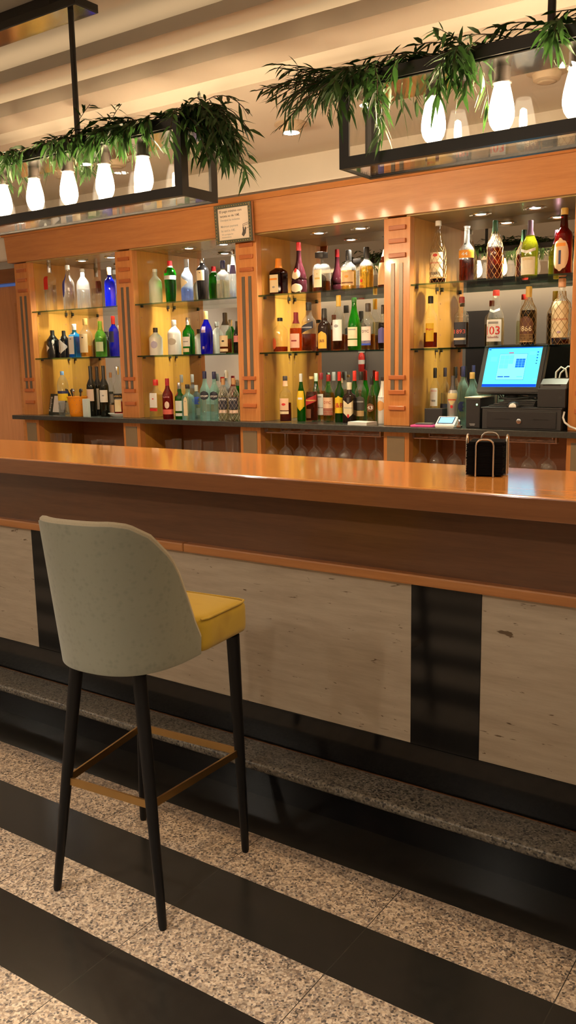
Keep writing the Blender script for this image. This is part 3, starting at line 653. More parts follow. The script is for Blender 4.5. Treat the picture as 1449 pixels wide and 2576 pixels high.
# ---------------------------------------------------------------- bottles
P = dict(
    vodka=[(0, .9), (.02, 1), (.60, 1), (.66, .93), (.70, .78), (.74, .52), (.78, .37), (.96, .35), (1, .35)],
    wine=[(0, .95), (.01, 1), (.56, 1), (.62, .94), (.66, .80), (.70, .58), (.74, .44), (.78, .38), (1, .36)],
    round=[(0, .93), (.015, 1), (.55, 1), (.61, .96), (.66, .82), (.70, .62), (.75, .45), (.81, .37), (1, .34)],
    sq=[(0, .95), (.01, 1), (.66, 1), (.70, .92), (.725, .75), (.75, .47), (.78, .37), (1, .34)],
    sqs=[(0, .95), (.01, 1), (.60, 1), (.66, .93), (.70, .72), (.73, .48), (.77, .37), (1, .36)],
    squat=[(0, .94), (.015, 1), (.60, 1), (.66, .93), (.72, .72), (.77, .48), (.81, .34), (1, .32)],
    squat2=[(0, .94), (.015, 1), (.54, 1), (.59, .96), (.63, .80), (.67, .55), (.71, .38), (.94, .33), (.97, .37), (1, .37)],
    bell=[(0, .88), (.02, 1), (.16, 1), (.25, .97), (.275, .90), (.30, .96), (.38, .88), (.48, .70), (.56, .50), (.64, .36), (.75, .30), (1, .26)],
    flask=[(0, .94), (.02, 1), (.55, 1), (.62, .96), (.68, .83), (.715, .58), (.74, .30), (.76, .24), (1, .24)],
    taper=[(0, .93), (.02, 1), (.44, 1), (.53, .94), (.62, .76), (.70, .56), (.78, .42), (.86, .36), (1, .34)],
    taper2=[(0, .90), (.02, .96), (.50, 1), (.56, .97), (.63, .82), (.70, .60), (.76, .42), (.80, .34), (1, .30)],
    shoulder=[(0, .95), (.01, 1), (.53, 1), (.60, .97), (.645, .85), (.68, .62), (.71, .46), (.76, .43), (.84, .37), (1, .36)],
    malibu=[(0, .95), (.02, 1), (.46, 1), (.58, .90), (.68, .66), (.77, .48), (.87, .39), (1, .36)],
    pet=[(0, .78), (.02, .92), (.08, 1), (.12, .95), (.17, 1), (.22, .95), (.27, 1), (.33, .95), (.57, .95), (.60, 1), (.70, .99), (.78, .88), (.85, .62), (.90, .34), (.93, .30), (1, .30)],
    inv=[(0, .74), (.02, .79), (.35, .90), (.62, .99), (.70, 1), (.76, .90), (.80, .72), (.835, .48), (.87, .38), (1, .36)])
def prof_r(pr, t):
    for (t0, r0), (t1, r1) in zip(pr, pr[1:]):
        if t <= t1: return r0+(r1-r0)*(t-t0)/max(1e-6, t1-t0)
    return pr[-1][1]
SHP = dict(rect=lambda v: (-1, 1), strip=lambda v: (-1, 1), oval=lambda v: (-math.sqrt(max(0, 1-(2*v-1)**2)), math.sqrt(max(0, 1-(2*v-1)**2))),
    arch=lambda v: (-1, 1) if v < .7 else (-math.sqrt(max(0, 1-((v-.7)/.3)**2)), math.sqrt(max(0, 1-((v-.7)/.3)**2))),
    shield=lambda v: (-1, 1) if v > .22 else (-v/.22, v/.22), tri=lambda v: (-1, 1-2*abs(2*v-1)),
    heart=lambda v: (-min(1, v*1.5), min(1, v*1.5)), fish=lambda v: (-1+.8*abs(2*v-1), 1-.5*abs(math.sin(v*7))))
SHP['disc'] = SHP['oval']
def B(X, Y, Z, H, R, typ, glass, liq, lvl, cap, capt, labels, desc, name, extra):
    pr = P[typ]; sq = typ in ('sq', 'sqs')
    def mf(a, t):
        if not sq: return 1
        k = max(0, min(1, (prof_r(pr, t)-.45)/.4)); m = (abs(cos(a))**7+abs(sin(a))**7)**(-1/7)*.87
        return 1+(m-1)*k
    def rad(a, t): return R*prof_r(pr, t)*mf(a, t)
    b = thing(name, desc, 'bottle', (X, Y, Z+.0004))
    seg = 32 if sq else 24
    top = 1 if cap == 'openneck' else min(1, capt+.03)
    def rings(t0, t1, sc, floor=0):
        ts = sorted(set([t0, t1]+[t for t, r in pr if t0 < t < t1])); return [(R*prof_r(pr, t)*sc, t*H+(floor if t == t0 else 0)) for t in ts]
    bm = bmesh.new(); lathe(bm, rings(0, top, 1), seg, (lambda a, z: mf(a, z/H)) if sq else None, capt=cap != 'openneck')
    mesh_obj('glass_body', bm, M['g_'+glass], b, smooth=True)
    if liq:
        bm = bmesh.new(); lathe(bm, rings(.022, lvl, .93), seg, (lambda a, z: mf(a, z/H)) if sq else None); mesh_obj('liquid', bm, M['l_'+liq[0]], b, smooth=True)
    cm = capmat(cap); cr = R*prof_r(pr, .97)
    bm = bmesh.new()
    if cap == 'sqcap': box(bm, -R*.52, R*.52, -R*.52, R*.52, H*capt, H, .002)
    elif cap == 'openneck': lathe(bm, [(cr*1.0, H*.972), (cr*1.18, H*.98), (cr*1.18, H), (cr*1.02, H)], 20, capb=False, capt=False)
    else:
        c2 = cr*(1.12 if 1-capt < .2 else 1.06); base = max(c2, R*prof_r(pr, capt)*1.04)
        lathe(bm, [(base, H*capt), (c2*1.0, H*(capt+.35*(1-capt))), (c2, H*.985), (c2*.9, H)], 20)
    mesh_obj('cap', bm, M['g_clear'] if cap == 'openneck' else cm, b, smooth=True)
    def patch(shape, v0, v1, half, cen, off, rows=9, cols=12):
        bm = bmesh.new(); g = []
        for j in range(rows+1):
            v = j/rows; row = []
            for i in range(cols+1):
                u = i/cols*2-1; vv = v0+(v1-v0)*v
                if shape == 'diag': uu = u; vv = v0+(v1-v0)*(.0+.55*v+.45*(u+1)/2)
                elif shape == 'chev': uu = u; vv = (v0+(v1-v0)*.28*abs(u))+(v1-v0)*v*(.72+.28*(abs(u))-.28*abs(u)) if v < 1 else v1-(v1-v0)*.22*(1-abs(u))
                elif shape == 'chevup': uu = u; vv = v0+(v1-v0)*(.5*v+.5*abs(u))
                else:
                    l, r = SHP[shape](max(.001, min(.999, v))); uu = l+(r-l)*(u+1)/2
                a = math.radians(cen+uu*half); t = vv; rr = rad(a, t)+off
                row.append(bm.verts.new((sin(a)*rr, -cos(a)*rr, t*H)))
            g.append(row)
        for j in range(rows):
            for i in range(cols):
                try: bm.faces.new((g[j][i], g[j][i+1], g[j+1][i+1], g[j+1][i])).smooth = True
                except ValueError: pass
        return bm
    for (shape, v0, v1, half, cen, mat, texts) in labels:
        lab = b
        if shape != 'text':
            hh = half if half < 100 else 179
            bm = patch('rect' if hh == 179 else shape, v0, v1, hh, cen, .0007, cols=12 if hh < 100 else 32)
            lab = mesh_obj('label' if v0 < .6 else 'neck_label', bm, paint(mat), b)
        rm = rad(math.radians(cen), (v0+v1)/2)
        for s, vc, wf, tm in texts:
            a0 = cen; vm = v0+(v1-v0)*vc; wid = 2*math.radians(half)*rm*wf*.95
            if s == '*':
                hv = min((v1-v0)*.10, wid/H*.5) if wf > .45 else min((v1-v0)*.22, wid/H*.7)
                bm = patch('rect' if wf > .45 else 'oval', vm-hv*.5, vm+hv*.5, half*wf, cen, .0013, 5, 8); mesh_obj('emblem', bm, paint(tm), lab)
            else:
                bm = text_bm(s, wid, (v1-v0)*H*.42)
                for v in bm.verts:
                    a = math.radians(a0)+v.co.x/max(rm, .005); t = vm+v.co.y/H; rr = rad(a, t)+.0014
                    if shape == 'diag': pass
                    v.co = (sin(a)*rr, -cos(a)*rr, t*H)
                mesh_obj('lettering', bm, paint(tm), lab)
    if extra == 'net':
        bm = bmesh.new(); m_ = 9
        for sgn in (1, -1):
            for k in range(m_):
                pts = []
                for q in range(0, 25):
                    t = .01+q/24*.80; a = 2*PI*k/m_+sgn*q/24*PI*1.25; rr = rad(a, t)+.0016; pts.append((sin(a)*rr, -cos(a)*rr, t*H))
                tube(bm, pts, .00085, 4, cap=False)
        mesh_obj('wire_net', bm, M['brass'] if X > -2.5 else M['steel_wire'], b)
    return b
B(-4.6885,4.015,1.858,0.3184,0.036,'sq','clear',('water',),0.55,'silver',0.8,[('rect',0.45,0.72,40,-15,'red',[])],'tall square clear vodka bottle with red side,far left of top shelf','vodka_bottle',None)
B(-4.5095,4.015,1.858,0.2897,0.0394,'round','clear',('water',),0.42,'clearcap',0.9,[('oval',0.28,0.82,22,-11,'blue',[])],'clear bottle with upright blue oval label,top shelf of far left bay','vodka_bottle',None)
B(-4.3704,4.015,1.858,0.257,0.0427,'squat','clear',('water',),0.5,'clearcap',0.93,[],'clear broad shouldered bottle without label,right of the blue oval bottle','tequila_bottle',None)
B(-4.1719,4.06,1.858,0.2533,0.0345,'vodka','blue',None,0,'cork',0.82,[],'cobalt blue bottle with cork stopper,beside second pilaster on top shelf','gin_bottle',None)
B(-4.6974,4.015,1.55,0.1851,0.0419,'squat','black',None,0,'blackcap',0.74,[('tri',0.18,0.55,34,-16,'white',[]),('disc',0.5,0.66,12,51,'white',[])],'squat black bottle with white disc,leftmost on middle shelf of far left bay','gin_bottle',None)
B(-4.6012,4.03,1.55,0.1794,0.0376,'squat','black',None,0,'blackcap',0.74,[('tri',0.15,0.66,42,45,'white',[]),('strip',0.2,0.75,9,-10,'white',[])],'squat black bottle with pointed white label,between black and sky blue bottles','gin_bottle',None)
B(-4.4794,4.015,1.55,0.2187,0.037,'sqs','sky',('skyl',),0.62,'white',0.82,[('rect',0.1,0.68,44,-6,'white',[('*',0.78,0.3,'grey')])],'square sky blue gin bottle with white side label','gin_bottle',None)
B(-4.3709,4.015,1.55,0.2502,0.0418,'round','clear',('amberl',),0.3,'gold',0.83,[('rect',0.12,0.6,46,14,'cream',[('*',0.8,0.2,'black')])],'clear bottle with amber label and gold topped stopper,beside sky blue bottle','rum_bottle',None)
B(-4.2341,4.015,1.55,0.2269,0.0374,'round','green2',None,0,'lime',0.76,[('rect',0.15,0.42,40,28,'palegreen',[])],'pale green bottle with lime green cap on middle shelf','gin_bottle',None)
B(-4.1285,4.03,1.55,0.2553,0.032,'vodka','blue',None,0,'red',0.8,[('rect',0.35,0.62,34,12,'navy',[])],'blue bottle with red cap,beside second pilaster on middle shelf','vodka_bottle',None)
B(-4.5161,3.92,1.169,0.2925,0.037,'pet','pet',('water',),0.3,'bluecap',0.915,[('rect',0.34,0.5,80,25,'yellow',[]),('rect',0.5,0.56,80,25,'navy',[])],'clear plastic water bottle with light blue cap','water_bottle',None)
B(-4.2986,3.97,1.169,0.3229,0.0313,'wine','wine',None,0,'blackcap',0.62,[('rect',0.3,0.54,52,21,'blush',[])],'dark wine bottle with blush label,left of the wine trio','wine_bottle',None)
B(-4.3241,4.05,1.169,0.3194,0.0278,'wine','wine',None,0,'blackcap',0.62,[('strip',0.12,0.55,16,43,'white',[])],'dark wine bottle with narrow white strip label,standing behind the other two','wine_bottle',None)
B(-4.1798,3.97,1.169,0.324,0.0296,'wine','wine',None,0,'blackcap',0.62,[('rect',0.28,0.52,58,28,'white',[('*',0.55,0.25,'grey')])],'dark wine bottle with white crest label,right of the wine trio','wine_bottle',None)
B(-4.1884,4.04,1.169,0.2796,0.0235,'round','clear',('water',),0.5,'cork',0.88,[('rect',0.02,0.25,50,32,'peach',[]),('rect',0.3,0.5,50,32,'grey',[])],'clear bottle with cork top and peach lower label,right of wine bottles','liquor_bottle',None)
B(-4.0639,3.98,1.169,0.3174,0.0319,'shoulder','clear',('redl',),0.3,'silver',0.84,[('rect',0.36,0.46,60,32,'black',[('APEROL',0.5,0.85,'gold')]),('rect',0.1,0.34,40,32,'cream',[])],'clear bottle with red liquid and black band label,against second pilaster','aperitif_bottle',None)
B(-3.7358,4.018,1.858,0.2088,0.0401,'squat','frost',None,0,'frostcap',0.92,[],'frosted pale bottle without label,leftmost in bay left of framed sign','rum_bottle',None)
B(-3.6129,4.018,1.858,0.2469,0.0371,'inv','green',('greenl',),0.6,'red',0.88,[('rect',0.555,0.65,88,19,'silver',[]),('disc',0.7,0.8,14,-6,'darkred',[]),('rect',0.845,0.88,170,39,'white',[])],'bright green bottle with red cap and silver band,top shelf','gin_bottle',None)
B(-3.4817,4.018,1.858,0.2471,0.0366,'round','paleblue',('bluel',),0.35,'grey',0.82,[('tri',0.28,0.62,48,3,'cream',[])],'pale blue clear bottle with grey cap on top shelf','gin_bottle',None)
B(-3.3589,4.018,1.858,0.2397,0.0385,'inv','black',None,0,'silver',0.9,[('rect',0.48,0.72,42,12,'cream',[('*',0.75,0.15,'black')])],'black bottle with cream label at shoulder,top shelf beside blue bottle','gin_bottle',None)
B(-3.2073,4.018,1.858,0.2175,0.0344,'sqs','clear',('gold0',),0.5,'navy',0.8,[],'clear square bottle with navy cap,right of black bottle on top shelf','gin_bottle',None)
B(-3.14,4.03,1.858,0.2759,0.0273,'taper','clear',('water',),0.5,'silver',0.9,[('rect',0.5,0.68,45,25,'indigo',[])],'tall clear bottle with indigo neck label,partly behind third pilaster','gin_bottle',None)
B(-3.7527,4.018,1.55,0.1676,0.0418,'squat','ceramic',None,0,'darkcap',0.83,[('oval',0.25,0.52,30,25,'lilac',[])],'squat white ceramic bottle with dark cap on middle shelf','rum_bottle',None)
B(-3.599,4.018,1.55,0.2084,0.0411,'squat','ceramic',None,0,'whitecap',0.86,[('oval',0.28,0.48,40,14,'greycream',[])],'white ceramic bottle with white cap and oval emblem','rum_bottle',None)
B(-3.4857,4.018,1.55,0.2177,0.037,'round','green',None,0,'silver',0.8,[('rect',0.22,0.48,44,8,'white',[('*',0.5,0.6,'grey')]),('rect',0.07,0.17,34,8,'cream',[]),('disc',0.66,0.76,16,-22,'darkred',[])],'green bottle with white label and silver cap,middle shelf','gin_bottle',None)
B(-3.3455,4.018,1.55,0.2483,0.0376,'taper2','cobalt',None,0,'goldclear',0.81,[('rect',0.5,0.64,22,9,'mauve',[]),('rect',0.12,0.18,10,7,'mauve',[])],'tall cobalt blue bottle with small mauve label and glass stopper','gin_bottle',None)
B(-3.2017,4.018,1.55,0.2333,0.037,'round','clear',('amber',),0.36,'darkcap',0.7,[('rect',0.17,0.44,44,13,'cream',[('*',0.5,0.3,'black')]),('rect',0.05,0.12,44,13,'cream',[])],'clear amber rum bottle with cream label and tall dark cap','rum_bottle',None)
B(-3.1426,4.05,1.55,0.1838,0.0208,'round','black',None,0,'darkcap',0.82,[('rect',0.35,0.55,60,35,'pink',[])],'dark bottle with pink label half hidden by third pilaster,middle shelf','liquor_bottle',None)
B(-3.6603,3.9,1.169,0.2356,0.0399,'sqs','clear',('pale',),0.62,'redcap',0.85,[('rect',0.29,0.66,40,8,'white',[('*',0.6,0.25,'red')]),('rect',0.2,0.27,40,8,'red',[])],'clear square gin bottle with white label and red cap,first from left on counter','gin_bottle',None)
B(-3.5703,3.905,1.169,0.2422,0.0324,'round','red',None,0,'red2',0.82,[('disc',0.26,0.44,26,29,'pinkcream',[]),('rect',0.12,0.24,80,29,'salmon',[]),('text',0.5,0.6,40,24,None,[('Love',0.5,0.9,'pink')])],'glossy red bottle with pink disc on its front','gin_bottle',None)
B(-3.5065,3.94,1.169,0.2174,0.0299,'shoulder','green',None,0,'silver',0.82,[('rect',0.22,0.5,46,23,'white',[]),('rect',0.08,0.16,46,23,'white',[]),('disc',0.62,0.75,20,-12,'darkred',[])],'green bottle with white label and red seal on back counter','gin_bottle',None)
B(-3.3929,3.885,1.169,0.2074,0.034,'sqs','aqua',None,0,'darkcap',0.88,[('arch',0.12,0.66,26,8,'cream',[('*',0.75,0.35,'grey')])],'pale aqua square bottle with tall cream label','gin_bottle',None)
B(-3.3939,3.965,1.169,0.2001,0.0309,'squat','aqua',None,0,'frostcap',0.82,[('fish',0.44,0.66,48,27,'royal',[]),('rect',0.12,0.33,26,57,'greyglass',[])],'aqua bottle with blue fish shaped label on back counter','gin_bottle',None)
B(-3.2685,3.895,1.169,0.2822,0.0313,'round','aqua',None,0,'navy',0.85,[('disc',0.42,0.6,52,27,'ink',[('ISTOFF',0.42,0.85,'white')])],'tall aqua vodka bottle with dark oval label,left of its twin','vodka_bottle',None)
B(-3.2011,3.9,1.169,0.2793,0.0299,'round','aqua',None,0,'navy',0.85,[('disc',0.42,0.6,52,26,'ink',[('ISTOFF',0.42,0.85,'white')])],'tall aqua vodka bottle with dark oval label,beside white netted bottle','vodka_bottle',None)
B(-3.1277,3.89,1.169,0.2408,0.0296,'round','clear',('pale',),0.58,'cork',0.85,[('rect',0.28,0.56,58,24,'ink',[('BRUGAL',0.82,0.8,'white')]),('rect',0.19,0.26,58,24,'pinkcream',[])],'netted clear rum bottle with dark label,left one of the netted pair','rum_bottle','net')
B(-3.0526,3.89,1.169,0.2427,0.0305,'round','clear',('pale',),0.58,'cork',0.85,[('rect',0.28,0.56,58,23,'ink',[('BRUGAL',0.82,0.8,'white')]),('rect',0.19,0.26,58,23,'pinkcream',[])],'netted clear rum bottle with dark label,against third pilaster','rum_bottle','net')
B(-3.5834,4.05,1.169,0.2602,0.027,'vodka','clear',('water',),0.5,'grey',0.82,[],'clear bottle with grey cap behind the green bottle on counter','vodka_bottle',None)
B(-3.505,4.06,1.169,0.2618,0.0268,'vodka','paleblue',None,0,'grey',0.82,[],'pale blue bottle with grey cap behind the aqua square bottle','vodka_bottle',None)
B(-3.2292,4.05,1.169,0.2844,0.0272,'round','clear',('water',),0.5,'white',0.84,[('disc',0.42,0.54,40,25,'ink',[])],'clear bottle with white cap behind the left netted bottle','vodka_bottle',None)
B(-2.82,4.025,1.858,0.1979,0.0461,'sqs','brown',('cointl',),0.6,'orange',0.74,[('rect',0.08,0.56,40,-10,'cream',[('*',0.75,0.8,'orange'),('*',0.3,0.3,'grey')])],'square amber liqueur bottle with cream label and orange cap','liqueur_bottle',None)
B(-2.6845,4.025,1.858,0.2721,0.0431,'bell','burg',None,0,'red',0.84,[('oval',0.03,0.2,50,6,'cream',[]),('disc',0.28,0.48,42,1,'cream',[]),('disc',0.41,0.5,16,-4,'red',[])],'dark burgundy bell shaped bottle with red cap,tallest on its shelf','liqueur_bottle',None)
B(-2.5396,4.025,1.858,0.2084,0.0488,'flask','clear',('amber',),0.28,'sqcap',0.86,[('rect',0.12,0.56,30,2,'cream',[('*',0.75,0.15,'gold'),('*',0.5,0.6,'gold')])],'stout clear decanter bottle with square black cap','liqueur_bottle',None)
B(-2.3724,4.025,1.858,0.2054,0.0405,'squat2','clear',('golden',),0.5,'blackcap',0.74,[('rect',0.12,0.46,60,13,'kraft',[('*',0.65,0.25,'orange'),('*',0.2,0.8,'brown')])],'golden rum bottle with kraft label and black cap,top shelf','rum_bottle',None)
B(-2.2654,4.025,1.858,0.2114,0.0369,'squat2','clear',('golden',),0.55,'blackcap',0.73,[('disc',0.16,0.24,12,-18,'red',[])],'golden liqueur bottle without paper label,right of kraft label bottle','liqueur_bottle',None)
B(-2.15,4.025,1.858,0.2962,0.0424,'bell','brown',None,0,'blackcap',0.84,[('rect',0.05,0.42,60,-4,'kraft',[]),('rect',0.52,0.64,40,-14,'cream',[])],'large dark brown bottle half hidden by fourth pilaster,top shelf','liqueur_bottle',None)
B(-2.8169,4.025,1.55,0.1882,0.0422,'squat','clear',('amber',),0.16,'blackcap',0.9,[('oval',0.08,0.42,24,-23,'rust',[])],'small clear bottle with rust oval label,first on middle shelf right of sign','brandy_bottle',None)
B(-2.7097,4.025,1.55,0.2126,0.0362,'round','clear',('orangel',),0.6,'burgcap',0.72,[('rect',0.1,0.46,50,11,'peachpink',[('*',0.5,0.5,'darkred')])],'orange whisky bottle with burgundy cap and peach label','whisky_bottle',None)
B(-2.6255,4.025,1.55,0.2614,0.0401,'round','clear',('amber',),0.36,'blackcap',0.84,[('diag',0.36,0.62,56,10,'ink',[('*',0.5,0.8,'grey')])],'clear whisky bottle with slanted black label','whisky_bottle',None)
B(-2.526,4.025,1.55,0.2251,0.0364,'shoulder','dark',None,0,'blackcap',0.78,[('arch',0.06,0.46,44,5,'yellowor',[('J&B',0.42,0.6,'brown')])],'dark whisky bottle with arched yellow label,middle shelf','whisky_bottle',None)
B(-2.4357,4.025,1.55,0.2884,0.0328,'round','clear',('amber',),0.3,'mustard',0.8,[('rect',0.18,0.56,56,4,'white',[('*',0.7,0.4,'grey')])],'tall clear bottle with white label and mustard cap','whisky_bottle',None)
B(-2.3405,4.025,1.55,0.2709,0.0345,'taper','green',None,0,'greencap',0.92,[('rect',0.22,0.44,54,3,'cream',[('*',0.8,0.7,'grey')]),('rect',0.08,0.2,54,3,'cream',[])],'tall green whisky bottle with two cream labels,middle shelf','whisky_bottle',None)
B(-2.2569,4.025,1.55,0.2382,0.0373,'round','clear',('golden',),0.34,'greydark',0.82,[('rect',0.14,0.5,44,5,'blush',[('DYC',0.72,0.7,'ink')]),('rect',0.1,0.2,44,5,'royal',[])],'clear whisky bottle with blush and blue label,right of green bottle','whisky_bottle',None)
B(-2.1679,4.025,1.55,0.2257,0.0267,'shoulder','clear',('darkl',),0.6,'darkcap',0.8,[('arch',0.15,0.5,60,11,'indigo',[])],'dark whisky bottle with indigo arched label,touching fourth pilaster','whisky_bottle',None)
B(-2.7242,3.93,1.169,0.251,0.0328,'shoulder','clear',('bourbon',),0.42,'greydark',0.9,[('rect',0.26,0.52,50,14,'peach',[('*',0.5,0.4,'red')]),('rect',0.18,0.24,50,14,'cream',[]),('rect',0.78,0.9,120,32,'peach',[])],'bourbon bottle with red flower on peach label,standing alone','bourbon_bottle',None)
B(-2.6802,4.02,1.169,0.2616,0.0243,'taper','green',None,0,'white',0.83,[('shield',0.22,0.64,62,16,'yellow',[('*',0.62,0.5,'white')])],'slim green whisky bottle with yellow pointed label and white cap','whisky_bottle',None)
B(-2.617,4.03,1.169,0.2458,0.0352,'round','clear',('amber',),0.66,'gold',0.94,[('diag',0.34,0.6,60,20,'redlabel',[('*',0.5,0.8,'gold')]),('rect',0.08,0.28,24,0,'brown',[])],'amber whisky bottle with slanted red label','whisky_bottle',None)
B(-2.5988,4.1,1.169,0.2636,0.0288,'round','clear',('golden',),0.62,'burgcap',0.86,[('rect',0.28,0.56,46,5,'white',[('*',0.8,0.6,'grey')]),('rect',0.12,0.27,46,5,'white',[])],'whisky bottle with two white labels,tucked behind the blush label bottle','whisky_bottle',None)
B(-2.5089,4.035,1.169,0.2547,0.0315,'round','clear',('golden',),0.62,'darkred',0.86,[('rect',0.14,0.52,58,14,'peach',[('DYC',0.72,0.66,'rust')]),('rect',0.14,0.29,58,14,'salmon',[])],'golden whisky bottle with peach and salmon label,on back counter','whisky_bottle',None)
B(-2.4374,4.03,1.169,0.2702,0.0247,'shoulder','green',None,0,'redcap',0.82,[('arch',0.18,0.52,72,14,'yellow',[('J&B',0.42,0.9,'red')])],'green whisky bottle with yellow label and large red letters','whisky_bottle',None)
B(-2.3665,4.015,1.169,0.2134,0.0341,'sqs','dark',None,0,'cream',0.82,[('chev',0.12,0.56,50,16,'cream',[('Ballantines',0.58,0.85,'grey')]),('disc',0.12,0.22,12,16,'red',[]),('rect',0.5,0.62,14,16,'greydark',[])],'dark squared whisky bottle with large cream chevron label','whisky_bottle',None)
B(-2.3299,4.075,1.169,0.2684,0.031,'round','clear',('golden',),0.2,'blackcap',0.83,[('arch',0.24,0.52,52,15,'greydark',[('*',0.6,0.7,'grey')]),('rect',0.12,0.23,44,15,'kraft',[])],'clear bourbon bottle with dark grey label,right of chevron bottle','bourbon_bottle',None)
B(-2.2002,3.96,1.169,0.2453,0.0248,'taper','clear',('golden',),0.6,'blackcap',0.83,[('disc',0.26,0.44,52,5,'brown',[('43',0.5,0.7,'white')])],'golden liqueur bottle with round brown label bearing number 43','liqueur_bottle',None)
B(-2.1542,4.0,1.169,0.241,0.031,'malibu','ceramic',None,0,'darkcap',0.92,[('disc',0.28,0.5,44,-4,'orangepale',[]),('rect',0.52,0.6,44,-4,'white',[('MALIBU',0.5,0.8,'grey')])],'white coconut rum bottle,against fourth pilaster','rum_bottle',None)
B(-2.6715,4.16,1.169,0.2607,0.0271,'taper','green',None,0,'palecap',0.83,[],'green bottle with pale cap standing behind the slanted red label','whisky_bottle',None)
B(-2.5554,4.165,1.169,0.2663,0.0268,'round','clear',('golden',),0.5,'grey',0.82,[],'clear bottle with grey cap behind the golden whisky bottle','whisky_bottle',None)
B(-2.4216,4.165,1.169,0.2717,0.0264,'taper','green',None,0,'redcap',0.8,[],'green bottle with red cap behind the chevron label bottle','whisky_bottle',None)
B(-2.2794,4.16,1.169,0.2663,0.0259,'taper','green',None,0,'redcap',0.82,[],'green bottle with red cap behind the number 43 bottle','whisky_bottle',None)
B(-1.8676,4.03,1.858,0.3008,0.0389,'taper','clear',('darkl',),0.09,'white',0.92,[('rect',0.11,0.5,58,3,'cream',[('*',0.88,0.3,'red'),('CENTENARIO',0.58,0.92,'red'),('TERRY',0.15,0.7,'ink')])],'netted brandy bottle with cream label and white cap,top shelf above till','brandy_bottle','net')
B(-1.7181,4.03,1.858,0.2619,0.0363,'squat2','clear',('bourbon',),0.43,'openneck',0.97,[('rect',0.43,0.57,84,6,'amberlab',[('44',0.5,0.3,'white')])],'amber decanter bottle with orange band,top shelf above till','brandy_bottle',None)
B(-1.5768,4.03,1.858,0.273,0.0356,'round','clear',('bourbon',),0.56,'greendark',0.78,[],'netted brandy bottle with dark green cap and no label','brandy_bottle','net')
B(-1.4086,4.03,1.858,0.2559,0.0384,'taper2','olive',None,0,'burgcap2',0.74,[('rect',0.05,0.36,62,-2,'creamwhite',[('TORRES',0.88,0.7,'gold')]),('chevup',0.42,0.52,62,-2,'white',[])],'olive green brandy bottle with cream label and purple capsule','brandy_bottle',None)
B(-1.2542,4.03,1.858,0.2931,0.0402,'shoulder','darkred2',None,0,'mustard',0.9,[('oval',0.06,0.55,56,-4,'kraftlight',[('*',0.8,0.6,'orange'),('I',0.42,0.14,'navy')])],'large dark red brandy bottle with oval kraft label,beside last pilaster','brandy_bottle',None)
B(-1.9042,4.03,1.55,0.2549,0.0347,'round','clear',('bourbon',),0.3,'blackcap',0.86,[('rect',0.13,0.48,34,18,'yellow',[('Magno',0.66,0.9,'red')])],'clear brandy bottle with bright yellow label and black cap','brandy_bottle',None)
B(-1.739,4.03,1.55,0.2419,0.034,'sqs','clear',('darkl',),0.5,'redblack',0.88,[('rect',0.06,0.5,62,6,'ink',[('1893',0.58,0.8,'salmon'),('*',0.25,0.8,'cream')])],'square bottle with large black label,middle shelf above till','brandy_bottle',None)
B(-1.5653,4.03,1.55,0.2635,0.0407,'taper','clear',('pale',),0.5,'redcap',0.9,[('rect',0.09,0.48,60,2,'white',[('103',0.5,0.85,'red'),('*',0.85,0.6,'grey'),('Bobadilla',0.2,0.7,'darkred')]),('chevup',0.6,0.68,60,2,'white',[])],'clear brandy bottle with white label bearing red number 103','brandy_bottle',None)
B(-1.4068,4.03,1.55,0.2702,0.0361,'round','clear',('darkl',),0.6,'mustard',0.82,[('arch',0.08,0.5,60,-2,'brownlab',[('1866',0.5,0.85,'cream')]),('rect',0.06,0.2,60,-2,'kraft',[])],'netted brandy bottle with brown label and mustard cap','brandy_bottle','net')
B(-1.2537,4.03,1.55,0.2958,0.0417,'shoulder','clear',('bourbon',),0.12,'peach',0.87,[('rect',0.11,0.66,60,6,'cream',[('FUNDADOR',0.5,0.92,'rust'),('*',0.15,0.2,'mauve')])],'tall netted bottle with large cream label,beside last pilaster','brandy_bottle','net')
B(-1.9089,4.1,1.169,0.2834,0.0255,'squat','clear',('water',),0.6,'blackcap',0.82,[('rect',0.32,0.64,46,8,'white',[('ZOCO',0.85,0.8,'red'),('*',0.3,0.5,'grey')])],'clear pacharan bottle with white hanging label,behind black box','liqueur_bottle',None)
B(-1.8629,4.12,1.169,0.2836,0.0224,'vodka','clear',('water',),0.55,'inkcap',0.84,[('rect',0.16,0.36,70,17,'ink',[('OVO',0.5,0.8,'limeyellow')])],'clear vodka bottle with dark label and lime letters','vodka_bottle',None)
B(-1.7525,3.97,1.169,0.2455,0.0263,'vodka','alu',None,0,'greydark',0.72,[('heart',0.4,0.66,62,12,'goldpale',[('*',0.5,0.7,'rust')]),('disc',0.36,0.43,14,12,'red',[])],'frosted grey bottle with pale gold heart label and dark stopper','rum_bottle',None)
B(-1.7438,4.07,1.169,0.2909,0.0268,'vodka','aqua',None,0,'navy',0.82,[('fish',0.24,0.4,40,1,'navy',[])],'aqua vodka bottle with navy cap,behind frosted grey bottle','vodka_bottle',None)
B(-1.6701,4.01,1.169,0.2611,0.0321,'round','aqua',None,0,'gold',0.88,[('rect',0.1,0.35,40,11,'palegreen',[])],'clear vodka bottle with gold neck,left of black tower unit','vodka_bottle',None)
B(-1.8238,4.165,1.169,0.2868,0.0204,'vodka','clear',('water',),0.5,'blackcap',0.8,[],'clear bottle with black cap behind the heart label bottle','vodka_bottle',None)
B(-1.7287,4.165,1.169,0.2932,0.0222,'vodka','aqua',None,0,'navy',0.84,[],'vodka bottle with navy cap behind the gold necked bottle','vodka_bottle',None)


